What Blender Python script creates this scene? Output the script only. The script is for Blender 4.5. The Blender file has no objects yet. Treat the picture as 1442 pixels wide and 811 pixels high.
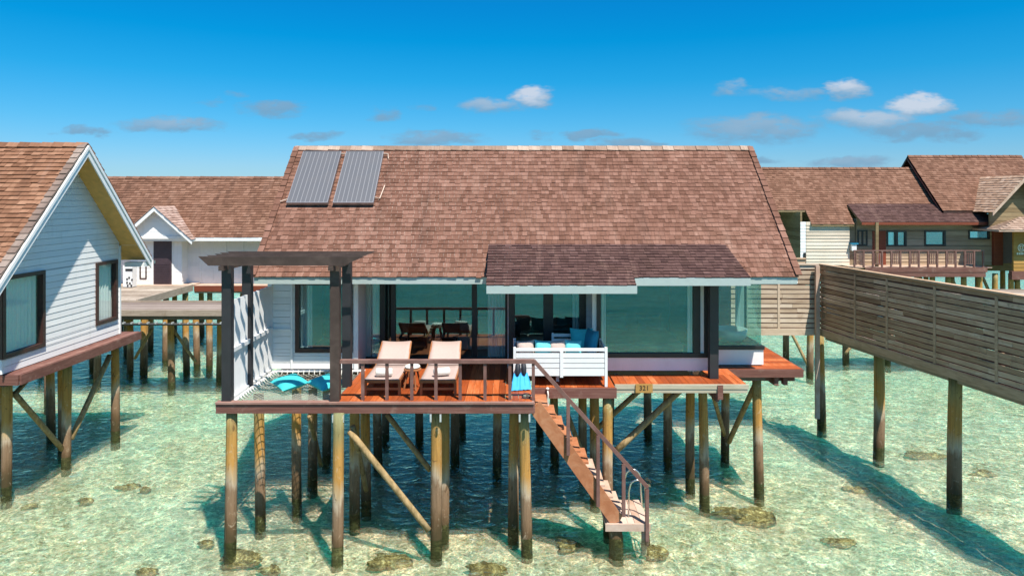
import bpy, math, random
from mathutils import Vector, Matrix
R = math.radians
random.seed(11)
scene = bpy.context.scene
COL = scene.collection

# ------------------------------------------------------------------ camera, sky, sun, exposure
EYE = 7.08                     # metres above the water
F = 961.0                      # focal length in pixels of the 1442 px wide photograph
CX, HY = 721.0, 278.0          # vanishing point of the depth lines
cam = bpy.data.cameras.new('camera')
cam_o = bpy.data.objects.new('camera', cam)
COL.objects.link(cam_o)
cam.lens = 24.0
cam.sensor_width = 36.0
cam.shift_y = -127.5 / 1442.0
cam.clip_start = 0.1
cam.clip_end = 20000
cam_o.location = (0, 0, EYE)
cam_o.rotation_euler = (R(90), 0, 0)
scene.camera = cam_o

SUN_TO = Vector((0.62, -1.0, 2.2)).normalized()
sun = bpy.data.lights.new('sun', 'SUN')
sun.energy = 4.9
sun.angle = R(0.55)
sun.color = (1.0, 0.94, 0.84)
sun_o = bpy.data.objects.new('sun', sun)
COL.objects.link(sun_o)
sun_o.location = (20, -30, 60)
sun_o.rotation_euler = (-SUN_TO).to_track_quat('-Z', 'Y').to_euler()

scene.view_settings.view_transform = 'Standard'
scene.view_settings.look = 'None'
scene.view_settings.gamma = 1
scene.view_settings.use_curve_mapping = False
scene.view_settings.exposure = 0.62
scene.render.engine = 'CYCLES'
cy = scene.cycles
cy.use_denoising = True
cy.max_bounces = 10
cy.diffuse_bounces = 3
cy.glossy_bounces = 4
cy.transmission_bounces = 6
cy.transparent_max_bounces = 12
cy.caustics_reflective = False
cy.caustics_refractive = False
cy.sample_clamp_indirect = 6.0


class NT:
    """small node-tree writer"""
    def __init__(self, nt):
        self.nt = nt
        nt.nodes.clear()
    def n(self, kind, **kw):
        nd = self.nt.nodes.new(kind)
        for k, v in kw.items():
            setattr(nd, k, v)
        return nd
    def put(self, sock, v):
        if isinstance(v, bpy.types.NodeSocket):
            self.nt.links.new(v, sock)
        elif v is not None:
            if isinstance(v, (tuple, list)) and len(v) == 3 and sock.type == 'RGBA':
                v = (*v, 1)
            sock.default_value = v
    def math(self, op, a, b=None, c=None, clamp=False):
        nd = self.n('ShaderNodeMath', operation=op, use_clamp=clamp)
        for i, v in enumerate((a, b, c)):
            if v is not None:
                self.put(nd.inputs[i], v)
        return nd.outputs[0]
    def vmath(self, op, a, b=None):
        nd = self.n('ShaderNodeVectorMath', operation=op)
        self.put(nd.inputs[0], a)
        if b is not None:
            self.put(nd.inputs[1], b)
        return nd.outputs[0]
    def mix(self, f, a, b, blend='MIX'):
        nd = self.n('ShaderNodeMix', data_type='RGBA', blend_type=blend)
        self.put(nd.inputs[0], f)
        self.put(nd.inputs[6], a)
        self.put(nd.inputs[7], b)
        return nd.outputs[2]
    def ramp(self, f, stops, interp='LINEAR'):
        nd = self.n('ShaderNodeValToRGB')
        cr = nd.color_ramp
        cr.interpolation = interp
        while len(cr.elements) < len(stops):
            cr.elements.new(0.5)
        for e, (p, c) in zip(cr.elements, stops):
            e.position = p
            e.color = (*c, 1) if len(c) == 3 else c
        self.put(nd.inputs[0], f)
        return nd.outputs[0]
    def rng(self, v, a, b, c=0.0, d=1.0, smooth=False):
        nd = self.n('ShaderNodeMapRange', interpolation_type='SMOOTHSTEP' if smooth else 'LINEAR')
        self.put(nd.inputs[0], v)
        for i, x in enumerate((a, b, c, d)):
            self.put(nd.inputs[i + 1], x)
        return nd.outputs[0]
    def noise(self, vec, scale, detail=3, rough=0.55, dist=0.0, col=False):
        nd = self.n('ShaderNodeTexNoise')
        self.put(nd.inputs['Vector'], vec)
        nd.inputs['Scale'].default_value = scale
        nd.inputs['Detail'].default_value = detail
        nd.inputs['Roughness'].default_value = rough
        nd.inputs['Distortion'].default_value = dist
        return nd.outputs[1 if col else 0]
    def scale(self, vec, s):
        return self.vmath('MULTIPLY', vec, s)
    def pos(self):
        return self.n('ShaderNodeNewGeometry').outputs['Position']
    def objc(self):
        return self.n('ShaderNodeTexCoord').outputs['Object']
    def island(self):
        return self.n('ShaderNodeNewGeometry').outputs['Random Per Island']
    def sep(self, v):
        return self.n('ShaderNodeSeparateXYZ').outputs if False else self._sep(v)
    def _sep(self, v):
        nd = self.n('ShaderNodeSeparateXYZ')
        self.put(nd.inputs[0], v)
        return nd.outputs
    def comb(self, x, y, z):
        nd = self.n('ShaderNodeCombineXYZ')
        for i, v in enumerate((x, y, z)):
            self.put(nd.inputs[i], v)
        return nd.outputs[0]
    def bump(self, h, strength=0.3, dist=0.02):
        nd = self.n('ShaderNodeBump')
        nd.inputs['Strength'].default_value = strength
        nd.inputs['Distance'].default_value = dist
        self.put(nd.inputs['Height'], h)
        return nd.outputs[0]
    def principled(self, col, rough=0.7, normal=None, metal=0.0, spec=0.5):
        nd = self.n('ShaderNodeBsdfPrincipled')
        self.put(nd.inputs['Base Color'], col)
        self.put(nd.inputs['Roughness'], rough)
        nd.inputs['Metallic'].default_value = metal
        nd.inputs['Specular IOR Level'].default_value = spec
        if normal is not None:
            self.put(nd.inputs['Normal'], normal)
        return nd.outputs[0]
    def ior(self, n):
        """the same index from both sides of a thin sheet"""
        bf = self.n('ShaderNodeNewGeometry').outputs['Backfacing']
        return self.math('SUBTRACT', n, self.math('MULTIPLY', bf, n - 1 / n))
    def out(self, sh):
        o = self.n('ShaderNodeOutputMaterial')
        self.nt.links.new(sh, o.inputs[0])


# ---- sky
w = bpy.data.worlds.new('World')
scene.world = w
w.use_nodes = True
k = NT(w.node_tree)
sky = k.n('ShaderNodeTexSky', sky_type='NISHITA')
sky.sun_disc = False
sky.sun_elevation = math.asin(SUN_TO.z)
sky.sun_rotation = math.atan2(SUN_TO.x, SUN_TO.y)
sky.altitude = 0
sky.air_density = 1.0
sky.dust_density = 0.15
sky.ozone_density = 2.5
dirv = k.n('ShaderNodeTexCoord').outputs['Generated']
dx, dy, dz = k._sep(dirv)
# deep polarised blue: tint by height above the horizon, its unseen top brightened to fill shadows
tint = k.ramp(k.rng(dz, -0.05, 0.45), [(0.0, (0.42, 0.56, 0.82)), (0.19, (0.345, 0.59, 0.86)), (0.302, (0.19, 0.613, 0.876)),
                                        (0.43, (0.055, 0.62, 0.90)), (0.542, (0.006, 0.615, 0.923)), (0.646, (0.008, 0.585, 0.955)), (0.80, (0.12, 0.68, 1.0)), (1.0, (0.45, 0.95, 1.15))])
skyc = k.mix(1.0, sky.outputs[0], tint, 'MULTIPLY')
# small fair-weather clouds over the horizon, each at its own bearing
ysafe = k.math('MAXIMUM', dy, 0.05)
u = k.math('DIVIDE', dx, ysafe)
v = k.math('DIVIDE', dz, ysafe)
uv = k.comb(k.math('MULTIPLY', u, 1.0), k.math('MULTIPLY', v, 2.6), 0.0)
warp = k.noise(uv, 14, 4, 0.6, col=True)
wx, wy, _ = k._sep(warp)
uw = k.math('ADD', u, k.math('MULTIPLY', k.math('SUBTRACT', wx, 0.5), 0.085))
vw = k.math('ADD', v, k.math('MULTIPLY', k.math('SUBTRACT', wy, 0.5), 0.036))
fine = k.noise(uv, 32, 6, 0.62)
CLOUDS = [  # px, py, half width, half height, density, brightness 0..1
    (748, 137, 36, 13, 1.0, .95), (692, 150, 50, 11, .75, .45), (1188, 126, 36, 14, .95, .8), (1292, 148, 50, 16, 1.0, 1.0),
    (1222, 168, 72, 17, .85, .6), (1062, 182, 90, 22, .8, .25), (1034, 124, 24, 12, .6, .5), (1110, 132, 66, 9, .5, .45),
    (1390, 168, 70, 13, .7, .15), (612, 193, 66, 11, .8, .15), (240, 175, 72, 11, .9, .25), (385, 153, 46, 12, .8, .1),
    (120, 185, 40, 7, .8, .1), (450, 190, 36, 7, .7, .1), (540, 162, 24, 10, .6, .1), (830, 188, 36, 8, .8, .1),
    (886, 202, 48, 9, .85, .1), (1195, 228, 60, 9, .8, .2), (1290, 186, 90, 13, .8, .1), (330, 135, 22, 5, .5, .1),
    (300, 147, 20, 5, .45, .1), (592, 150, 16, 6, .45, .1), (1080, 224, 30, 6, .6, .1), (760, 191, 18, 5, .5, .1)]
dens = None
lit = None
for (px, py, sx, sy, de, br) in CLOUDS:
    a = k.math('DIVIDE', k.math('SUBTRACT', uw, (px - CX) / F), sx * 1.25 / F)
    b = k.math('DIVIDE', k.math('SUBTRACT', vw, (HY - py) / F), sy * 1.25 / F)
    q = k.math('ADD', k.math('MULTIPLY', a, a), k.math('MULTIPLY', b, b))
    m = k.math('MULTIPLY', k.math('SUBTRACT', 1.0, q, clamp=True), de)
    # the tops of the heaps catch the sun
    l = k.math('MULTIPLY', m, k.math('MULTIPLY', k.rng(b, -0.7, 0.5, 0.15, 1.0), br))
    dens = m if dens is None else k.math('MAXIMUM', dens, m)
    lit = l if lit is None else k.math('MAXIMUM', lit, l)
alpha = k.rng(k.math('MULTIPLY', dens, k.rng(fine, 0.2, 0.62, 0.2, 1.5)), 0.04, 0.9, 0.0, 0.82, smooth=True)
front = k.rng(dy, 0.05, 0.15)
alpha = k.math('MULTIPLY', alpha, front)
ccol = k.mix(k.rng(lit, 0.03, 0.6), (1.35, 2.55, 3.75), (4.7, 4.9, 5.4))
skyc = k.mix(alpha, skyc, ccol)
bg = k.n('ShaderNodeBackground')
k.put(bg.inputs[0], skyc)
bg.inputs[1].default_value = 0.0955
wo = k.n('ShaderNodeOutputWorld')
w.node_tree.links.new(bg.outputs[0], wo.inputs[0])

# ------------------------------------------------------------------ helpers
def P(px, py, Y):
    return Vector(((px - CX) / F * Y, Y, EYE - (py - HY) / F * Y))
def X(px, Y):
    return (px - CX) / F * Y
def Z(py, Y):
    return EYE - (py - HY) / F * Y
def YW(py, z=0.0):
    return (EYE - z) * F / (py - HY)

def tag(o, label=None, cat=None, group=None, kind=None):
    if label: o['label'] = label
    if cat: o['category'] = cat
    if group: o['group'] = group
    if kind: o['kind'] = kind
    return o

def thing(name, label, cat, loc=(0, 0, 0), group=None, rz=0.0):
    o = bpy.data.objects.new(name, None)
    o.empty_display_size = 0.3
    COL.objects.link(o)
    o.location = loc
    o.rotation_euler = (0, 0, rz)
    return tag(o, label, cat, group)

def root_loc(o):
    v = Vector((0, 0, 0))
    while o is not None:
        v += Vector(o.location)
        o = o.parent
    return v

def copy_tree(o, parent=None):
    c = o.copy()
    COL.objects.link(c)
    if parent is not None:
        c.parent = parent
    for ch in list(o.children):
        copy_tree(ch, c)
    return c


class MB:
    def __init__(self):
        self.v = []
        self.f = []
    def add(self, vs, fs):
        b = len(self.v)
        self.v += [Vector(x) for x in vs]
        self.f += [tuple(b + i for i in f) for f in fs]
        return self
    BF = [(0, 3, 2, 1), (4, 5, 6, 7), (0, 1, 5, 4), (1, 2, 6, 5), (2, 3, 7, 6), (3, 0, 4, 7)]
    def hexa(self, vs):
        return self.add(vs, self.BF)
    def box(self, x0, x1, y0, y1, z0, z1):
        return self.hexa([(x0, y0, z0), (x1, y0, z0), (x1, y1, z0), (x0, y1, z0), (x0, y0, z1), (x1, y0, z1), (x1, y1, z1), (x0, y1, z1)])
    def obox(self, c, a, b, n):
        """a, b, n: half-extent vectors"""
        c, a, b, n = map(Vector, (c, a, b, n))
        return self.hexa([c - a - b - n, c + a - b - n, c + a + b - n, c - a + b - n, c - a - b + n, c + a - b + n, c + a + b + n, c - a + b + n])
    def bar(self, p, q, wdt, hgt, up=(0, 0, 1)):
        p, q, up = Vector(p), Vector(q), Vector(up)
        d = q - p
        s = d.cross(up).normalized() * (wdt / 2)
        t = s.cross(d).normalized() * (hgt / 2)
        return self.obox((p + q) / 2, d / 2, s, t)
    def prism(self, pts, off):
        pts = [Vector(p) for p in pts]
        off = Vector(off)
        n = len(pts)
        vs = pts + [p + off for p in pts]
        fs = [tuple(range(n))[::-1], tuple(range(n, 2 * n))] + [(i, (i + 1) % n, n + (i + 1) % n, n + i) for i in range(n)]
        return self.add(vs, fs)
    def tube(self, pts, r, n=10, caps=True, rad=None):
        pts = [Vector(p) for p in pts]
        rings = []
        vs = []
        prev = None
        for i, p in enumerate(pts):
            d = (pts[min(i + 1, len(pts) - 1)] - pts[max(i - 1, 0)]).normalized()
            if prev is None:
                a = d.cross(Vector((0.13, 0.97, 0.21)))
                if a.length < 1e-3:
                    a = d.cross(Vector((1, 0, 0)))
            else:
                a = prev - d * prev.dot(d)
            a.normalize()
            prev = a
            b = d.cross(a)
            rr = rad[i] if rad else r
            for j in range(n):
                t = 2 * math.pi * j / n
                vs.append(p + (a * math.cos(t) + b * math.sin(t)) * rr)
        fs = []
        for i in range(len(pts) - 1):
            for j in range(n):
                fs.append((i * n + j, i * n + (j + 1) % n, (i + 1) * n + (j + 1) % n, (i + 1) * n + j))
        if caps:
            fs.append(tuple(range(n))[::-1])
            fs.append(tuple((len(pts) - 1) * n + j for j in range(n)))
        return self.add(vs, fs)
    def lathe(self, c, prof, n=20):
        c = Vector(c)
        vs = []
        for (r, z) in prof:
            for j in range(n):
                t = 2 * math.pi * j / n
                vs.append(c + Vector((r * math.cos(t), r * math.sin(t), z)))
        fs = []
        for i in range(len(prof) - 1):
            for j in range(n):
                fs.append((i * n + j, i * n + (j + 1) % n, (i + 1) * n + (j + 1) % n, (i + 1) * n + j))
        fs.append(tuple(range(n))[::-1])
        fs.append(tuple((len(prof) - 1) * n + j for j in range(n)))
        return self.add(vs, fs)
    def cushion(self, c, a, b, n, g=14):
        """a, b: half sides; n: half thickness"""
        c, a, b, n = map(Vector, (c, a, b, n))
        for s in (1, -1):
            vs = []
            for i in range(g + 1):
                for j in range(g + 1):
                    x = -1 + 2 * i / g
                    y = -1 + 2 * j / g
                    th = max(0, (1 - abs(x) ** 3)) ** 0.55 * max(0, (1 - abs(y) ** 3)) ** 0.55
                    pin = 1 - 0.09 * (1 - y * y) if abs(x) > 0 else 1
                    pin2 = 1 - 0.09 * (1 - x * x)
                    wr = 1 + 0.06 * math.sin(5 * x + 3 * y) * math.cos(4 * y)
                    vs.append(c + a * (x * pin) + b * (y * pin2) + n * (s * th * wr))
            fs = []
            for i in range(g):
                for j in range(g):
                    q = (i * (g + 1) + j, (i + 1) * (g + 1) + j, (i + 1) * (g + 1) + j + 1, i * (g + 1) + j + 1)
                    fs.append(q if s > 0 else q[::-1])
            self.add(vs, fs)
        return self
    def build(self, name, mat, parent=None, smooth=False, bevel=0.0):
        off = root_loc(parent) if parent is not None else Vector((0, 0, 0))
        me = bpy.data.meshes.new(name)
        me.from_pydata([tuple(x - off) for x in self.v], [], self.f)
        me.materials.append(mat)
        if smooth:
            me.polygons.foreach_set('use_smooth', [True] * len(me.polygons))
        me.update()
        o = bpy.data.objects.new(name, me)
        COL.objects.link(o)
        if parent is not None:
            o.parent = parent
        if bevel:
            b = o.modifiers.new('bevel', 'BEVEL')
            b.width = bevel
            b.segments = 2
            b.limit_method = 'ANGLE'
        return o

def build_each(b, name, m, parent, **kw):
    """every loose piece as a part of its own"""
    par = list(range(len(b.v)))
    def find(a):
        while par[a] != a:
            par[a] = par[par[a]]
            a = par[a]
        return a
    for f in b.f:
        for q in f[1:]:
            par[find(q)] = find(f[0])
    groups = {}
    for f in b.f:
        groups.setdefault(find(f[0]), []).append(f)
    for fs in groups.values():
        ids = sorted({i for f in fs for i in f})
        mp = {i: n for n, i in enumerate(ids)}
        MB().add([b.v[i] for i in ids], [tuple(mp[i] for i in f) for f in fs]).build(name, m, parent, **kw)

# ------------------------------------------------------------------ materials
def mat(name):
    m = bpy.data.materials.new(name)
    m.use_nodes = True
    return m, NT(m.node_tree)

def plain(name, col, rough=0.7, metal=0.0, var=0.12, nscale=6.0, bump=0.0, spec=0.4):
    m, k = mat(name)
    n = k.noise(k.objc(), nscale, 4)
    c = k.mix(k.rng(n, 0.3, 0.7), tuple(x * (1 - var) for x in col), tuple(min(1, x * (1 + var)) for x in col))
    nm = k.bump(k.noise(k.objc(), nscale * 6, 3), bump, 0.01) if bump else None
    k.out(k.principled(c, rough, nm, metal, spec))
    return m

def wood(name, stops, grain=(2, 2, 26), rough=0.75, var=0.35, bump=0.25, spec=0.3, dirt=None):
    """boards: each board its own tone, grain along the stretched axis"""
    m, k = mat(name)
    co = k.objc()
    isl = k.island()
    sh = k.comb(k.math('MULTIPLY', isl, 37.0), k.math('MULTIPLY', isl, 11.0), k.math('MULTIPLY', isl, 23.0))
    g = k.noise(k.vmath('ADD', k.scale(co, grain), sh), 1.0, 5, 0.6, 0.6)
    big = k.noise(co, 0.9, 3)
    t = k.math('ADD', k.math('MULTIPLY', isl, var), k.math('MULTIPLY', g, 1.0 - var))
    t = k.math('ADD', t, k.math('MULTIPLY', k.math('SUBTRACT', big, 0.5), 0.35))
    c = k.ramp(k.rng(t, 0.2, 0.8), stops)
    if dirt:
        c = k.mix(k.rng(k.noise(co, 2.6, 5, 0.7), 0.56, 0.75, 0, 0.8), c, dirt)
    k.out(k.principled(c, rough, k.bump(g, bump, 0.012), 0.0, spec))
    return m

def shingle_mat(name, stops, moss=(0.10, 0.055, 0.03), mossf=0.35, grain=(24, 2.5, 2.5)):
    m, k = mat(name)
    co = k.objc()
    isl = k.island()
    sh = k.comb(k.math('MULTIPLY', isl, 91.0), k.math('MULTIPLY', isl, 17.0), k.math('MULTIPLY', isl, 53.0))
    g = k.noise(k.vmath('ADD', k.scale(co, grain), sh), 1.0, 4, 0.6)
    big = k.noise(co, 0.45, 4, 0.6)
    t = k.math('ADD', k.math('MULTIPLY', isl, 0.50), k.math('MULTIPLY', g, 0.50))
    t = k.math('ADD', t, k.math('MULTIPLY', k.math('SUBTRACT', big, 0.5), 0.5))
    c = k.ramp(t, stops)
    c = k.mix(k.rng(k.noise(co, 1.3, 5, 0.65), 0.5, 0.8, 0, mossf), c, moss)
    st = k.noise(k.scale(co, (2.6, 0.28, 0.28)), 1.0, 5, 0.65, 0.4)
    c = k.mix(k.rng(st, 0.54, 0.74, 0, 0.42), c, (0.055, 0.030, 0.022))
    c = k.mix(k.rng(st, 0.44, 0.28, 0, 0.30), c, (0.34, 0.215, 0.165))
    k.out(k.principled(c, 0.88, k.bump(g, 0.35, 0.01), 0, 0.2))
    return m

SH_STOPS = [(0.05, (0.091, 0.040, 0.025)), (0.3, (0.149, 0.070, 0.047)), (0.55, (0.203, 0.100, 0.070)), (0.8, (0.266, 0.142, 0.104)), (1.0, (0.40, 0.247, 0.193))]
SH_FAR = [(0.05, (0.095, 0.045, 0.027)), (0.35, (0.158, 0.077, 0.049)), (0.6, (0.208, 0.106, 0.069)), (0.85, (0.275, 0.152, 0.105)), (1.0, (0.39, 0.255, 0.19))]
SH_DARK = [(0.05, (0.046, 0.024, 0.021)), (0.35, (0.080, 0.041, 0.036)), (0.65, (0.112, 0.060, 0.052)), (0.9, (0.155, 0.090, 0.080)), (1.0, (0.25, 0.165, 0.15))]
M = {}
M['shingle'] = shingle_mat('cedar_shingle', SH_STOPS)
M['shingle_left'] = shingle_mat('cedar_shingle_tan', [(p, (c[0] * 1.22, c[1] * 1.22, c[2] * 1.02)) for p, c in SH_STOPS], mossf=0.15)
M['shingle_far'] = shingle_mat('cedar_shingle_old', SH_FAR)
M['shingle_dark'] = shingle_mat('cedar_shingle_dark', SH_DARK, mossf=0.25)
M['siding'] = plain('white_siding', (0.88, 0.87, 0.85), 0.55, var=0.05, nscale=1.4)
m, k = mat('white_siding_boards')
co = k.objc()
isl = k.island()
c = k.mix(k.math('MULTIPLY', isl, 1.0), (0.82, 0.815, 0.80), (0.90, 0.89, 0.865))
stn = k.noise(k.scale(co, (5, 5, 0.7)), 1.0, 5, 0.65)
c = k.mix(k.rng(stn, 0.55, 0.78, 0, 0.5), c, (0.66, 0.645, 0.59))
c = k.mix(k.rng(k.noise(co, 1.1, 4, 0.6), 0.58, 0.75, 0, 0.4), c, (0.72, 0.70, 0.65))
k.out(k.principled(c, 0.6, k.bump(k.noise(k.scale(co, (3, 3, 30)), 1.0, 3), 0.12, 0.01), 0, 0.35))
M['siding'] = m
M['trim'] = plain('white_trim', (0.82, 0.82, 0.80), 0.5, var=0.04)
M['fascia_paint'] = plain('shaded_fascia', (0.40, 0.47, 0.45), 0.55, var=0.04)  # white paint with shade and greenish water bounce put into the colour
M['soffit'] = plain('soffit_boards', (0.74, 0.42, 0.13), 0.7, var=0.12)
M['soffit_white'] = plain('soffit_white', (0.7, 0.7, 0.67), 0.6, var=0.05)
M['frame'] = plain('dark_brown_frame', (0.055, 0.024, 0.018), 0.45, var=0.2)
M['black'] = plain('black_frame', (0.016, 0.015, 0.016), 0.5, var=0.2)
M['pergola'] = wood('pergola_timber', [(0, (0.028, 0.018, 0.015)), (0.5, (0.060, 0.040, 0.033)), (1, (0.12, 0.084, 0.07))], (3, 3, 3), 0.7)
M['pergola_post'] = plain('pergola_post_paint', (0.026, 0.025, 0.028), 0.6, var=0.2, nscale=3)
M['deck'] = wood('deck_boards', [(0, (0.20, 0.040, 0.009)), (0.4, (0.34, 0.070, 0.015)), (0.75, (0.45, 0.105, 0.025)), (1, (0.60, 0.20, 0.075))], (26, 1.5, 2), 0.6, 0.45, dirt=(0.27, 0.085, 0.04))
M['fascia'] = wood('deck_edge_boards', [(0, (0.085, 0.034, 0.026)), (0.5, (0.165, 0.070, 0.054)), (1, (0.27, 0.140, 0.110))], (1.5, 4, 22), 0.75, dirt=(0.30, 0.19, 0.15))
M['edge'] = wood('worn_edge_board', [(0, (0.14, 0.065, 0.05)), (0.5, (0.27, 0.145, 0.115)), (1, (0.46, 0.31, 0.255))], (1.5, 6, 22), 0.8, dirt=(0.36, 0.25, 0.2))
M['weathered'] = wood('weathered_boards', [(0, (0.17, 0.125, 0.095)), (0.4, (0.31, 0.245, 0.19)), (0.75, (0.43, 0.355, 0.285)), (1, (0.56, 0.49, 0.41))], (2, 2, 28), 0.85, dirt=(0.20, 0.14, 0.10))
M['shaded_fence'] = wood('shaded_fence_boards', [(0, (0.24, 0.14, 0.075)), (0.4, (0.46, 0.30, 0.18)), (0.75, (0.62, 0.43, 0.28)), (1, (0.80, 0.63, 0.47))], (2, 2, 28), 0.85, dirt=(0.30, 0.19, 0.12))  # weathered boards warmed and lightened, light put into the colour of the shaded fence
M['sun_fence'] = wood('sunlit_fence_boards', [(0, (0.34, 0.24, 0.165)), (0.4, (0.52, 0.40, 0.29)), (0.75, (0.64, 0.52, 0.40)), (1, (0.72, 0.62, 0.51))], (2, 2, 28), 0.85, dirt=(0.36, 0.25, 0.17))  # fence boards in a lighter tone, sunlight put into the colour
M['pale_beam'] = wood('pale_weathered_beam', [(0, (0.30, 0.26, 0.17)), (0.5, (0.46, 0.41, 0.30)), (1, (0.60, 0.56, 0.45))], (1.5, 3, 24), 0.85)
M['grey_dock'] = wood('grey_dock_boards', [(0, (0.14, 0.105, 0.09)), (0.5, (0.25, 0.195, 0.165)), (1, (0.36, 0.30, 0.26))], (2, 20, 2), 0.85)
M['rail'] = wood('rail_timber', [(0, (0.09, 0.042, 0.034)), (0.5, (0.17, 0.085, 0.07)), (1, (0.30, 0.18, 0.15))], (3, 3, 3), 0.7)
M['stair'] = wood('stair_timber', [(0, (0.22, 0.065, 0.024)), (0.5, (0.40, 0.155, 0.07)), (1, (0.56, 0.30, 0.17))], (4, 4, 4), 0.75)
M['landing'] = wood('landing_timber', [(0, (0.36, 0.22, 0.15)), (0.5, (0.52, 0.36, 0.27)), (1, (0.66, 0.52, 0.43))], (4, 4, 4), 0.8)
M['teak'] = wood('teak', [(0, (0.16, 0.055, 0.022)), (0.5, (0.30, 0.115, 0.045)), (1, (0.42, 0.19, 0.085))], (4, 4, 4), 0.5)
M['dark_plank'] = wood('lodge_planks', [(0, (0.13, 0.085, 0.042)), (0.5, (0.23, 0.16, 0.082)), (1, (0.34, 0.25, 0.14))], (2, 2, 12), 0.8)
M['pale_plank'] = wood('lodge_pale_planks', [(0, (0.50, 0.41, 0.31)), (0.5, (0.68, 0.58, 0.46)), (1, (0.80, 0.71, 0.59))], (1, 2, 12), 0.8)
M['mid_plank'] = wood('lodge_grey_planks', [(0, (0.25, 0.175, 0.105)), (0.5, (0.38, 0.275, 0.18)), (1, (0.50, 0.385, 0.27))], (1, 2, 12), 0.8)
M['yellow_plank'] = wood('kiosk_planks', [(0, (0.22, 0.11, 0.025)), (0.5, (0.36, 0.19, 0.045)), (1, (0.48, 0.27, 0.08))], (1, 2, 12), 0.7)
M['red_plank'] = wood('red_planks', [(0, (0.13, 0.028, 0.014)), (1, (0.27, 0.07, 0.035))], (1, 2, 12), 0.7)
M['door'] = plain('door_paint', (0.055, 0.034, 0.042), 0.5, var=0.15)
M['sling'] = plain('beige_sling', (0.47, 0.355, 0.315), 0.85, var=0.05, nscale=30, bump=0.1)
M['towel'] = plain('white_towel', (0.80, 0.79, 0.72), 0.95, var=0.05, nscale=40, bump=0.4)
M['white_paint'] = plain('white_furniture_paint', (0.80, 0.80, 0.79), 0.45, var=0.03)
M['turq'] = plain('turquoise_fabric', (0.045, 0.48, 0.52), 0.85, var=0.08, nscale=8, bump=0.15)
M['aqua'] = plain('pale_turquoise_fabric', (0.13, 0.56, 0.58), 0.85, var=0.06, nscale=8, bump=0.15)
M['beige'] = plain('taupe_fabric', (0.50, 0.38, 0.33), 0.9, var=0.07, nscale=9, bump=0.15)
M['blue_fabric'] = plain('blue_fabric', (0.02, 0.23, 0.36), 0.85, var=0.1, nscale=8)
M['grey_fabric'] = plain('grey_fabric', (0.10, 0.10, 0.12), 0.9, var=0.1, nscale=9)
M['mattress'] = plain('pale_mattress', (0.62, 0.62, 0.62), 0.9, var=0.04)
M['fin_blue'] = plain('fin_blue', (0.05, 0.44, 0.88), 0.35, var=0.08)
M['rubber'] = plain('black_rubber', (0.02, 0.022, 0.03), 0.6, var=0.1)
M['steel'] = plain('stainless_steel', (0.62, 0.62, 0.60), 0.25, metal=1.0, var=0.05)
M['galv'] = plain('galvanised_bracket', (0.55, 0.56, 0.56), 0.5, metal=0.4, var=0.1)
M['alu'] = plain('aluminium_frame', (0.34, 0.33, 0.34), 0.4, metal=0.7, var=0.06)
M['copper'] = plain('pale_pipe', (0.62, 0.47, 0.37), 0.5, var=0.1)
M['rope'] = plain('white_rope', (0.74, 0.72, 0.66), 0.9, var=0.08, nscale=60)
M['net'] = plain('net_cord', (0.36, 0.36, 0.31), 0.9, var=0.1, nscale=60)
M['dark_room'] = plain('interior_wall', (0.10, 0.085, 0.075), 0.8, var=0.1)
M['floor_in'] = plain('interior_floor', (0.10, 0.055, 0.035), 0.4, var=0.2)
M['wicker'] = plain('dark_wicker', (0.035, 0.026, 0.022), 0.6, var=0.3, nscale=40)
M['dim_linen'] = plain('dim_linen', (0.14, 0.12, 0.10), 0.9, var=0.03)  # white linen darkened, the dim rooms put into its colour
M['pipe_dark'] = plain('dark_pipe', (0.03, 0.03, 0.032), 0.5)
M['sign_wood'] = plain('sign_plate_wood', (0.42, 0.23, 0.065), 0.6, var=0.12, nscale=10)
M['ink'] = plain('dark_lettering', (0.06, 0.03, 0.015), 0.6)
M['pale_mark'] = plain('pale_lettering', (0.75, 0.72, 0.60), 0.6)

# glass: tinted, strongly reflecting coated panes
def glass_mat(name, tr, gl, f0):
    m, k = mat(name)
    t = k.n('ShaderNodeBsdfTransparent'); k.put(t.inputs[0], tr)
    g = k.n('ShaderNodeBsdfGlossy'); k.put(g.inputs[0], gl); g.inputs['Roughness'].default_value = 0.004
    lw = k.n('ShaderNodeFresnel'); k.put(lw.inputs[0], k.ior(1.5))
    wob = k.bump(k.noise(k.objc(), 0.8, 2), 0.06, 0.02)
    k.put(g.inputs['Normal'], wob)
    fac = k.math('ADD', k.math('MULTIPLY', lw.outputs[0], 0.8), f0, clamp=True)
    mx = k.n('ShaderNodeMixShader')
    k.put(mx.inputs[0], fac)
    m.node_tree.links.new(t.outputs[0], mx.inputs[1])
    m.node_tree.links.new(g.outputs[0], mx.inputs[2])
    k.out(mx.outputs[0])
    return m
M['glass'] = glass_mat('coated_glass', (0.90, 0.97, 0.955), (0.64, 0.98, 0.92), 0.21)
M['glass_clear'] = glass_mat('clear_glass', (0.80, 0.93, 0.90), (0.8, 0.95, 0.92), 0.10)
M['glass_mid'] = glass_mat('lightly_coated_glass', (0.93, 0.98, 0.97), (0.62, 0.90, 0.87), 0.10)
M['glass_far'] = glass_mat('far_glass', (0.45, 0.6, 0.65), (0.85, 0.95, 1.0), 0.45)

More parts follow.
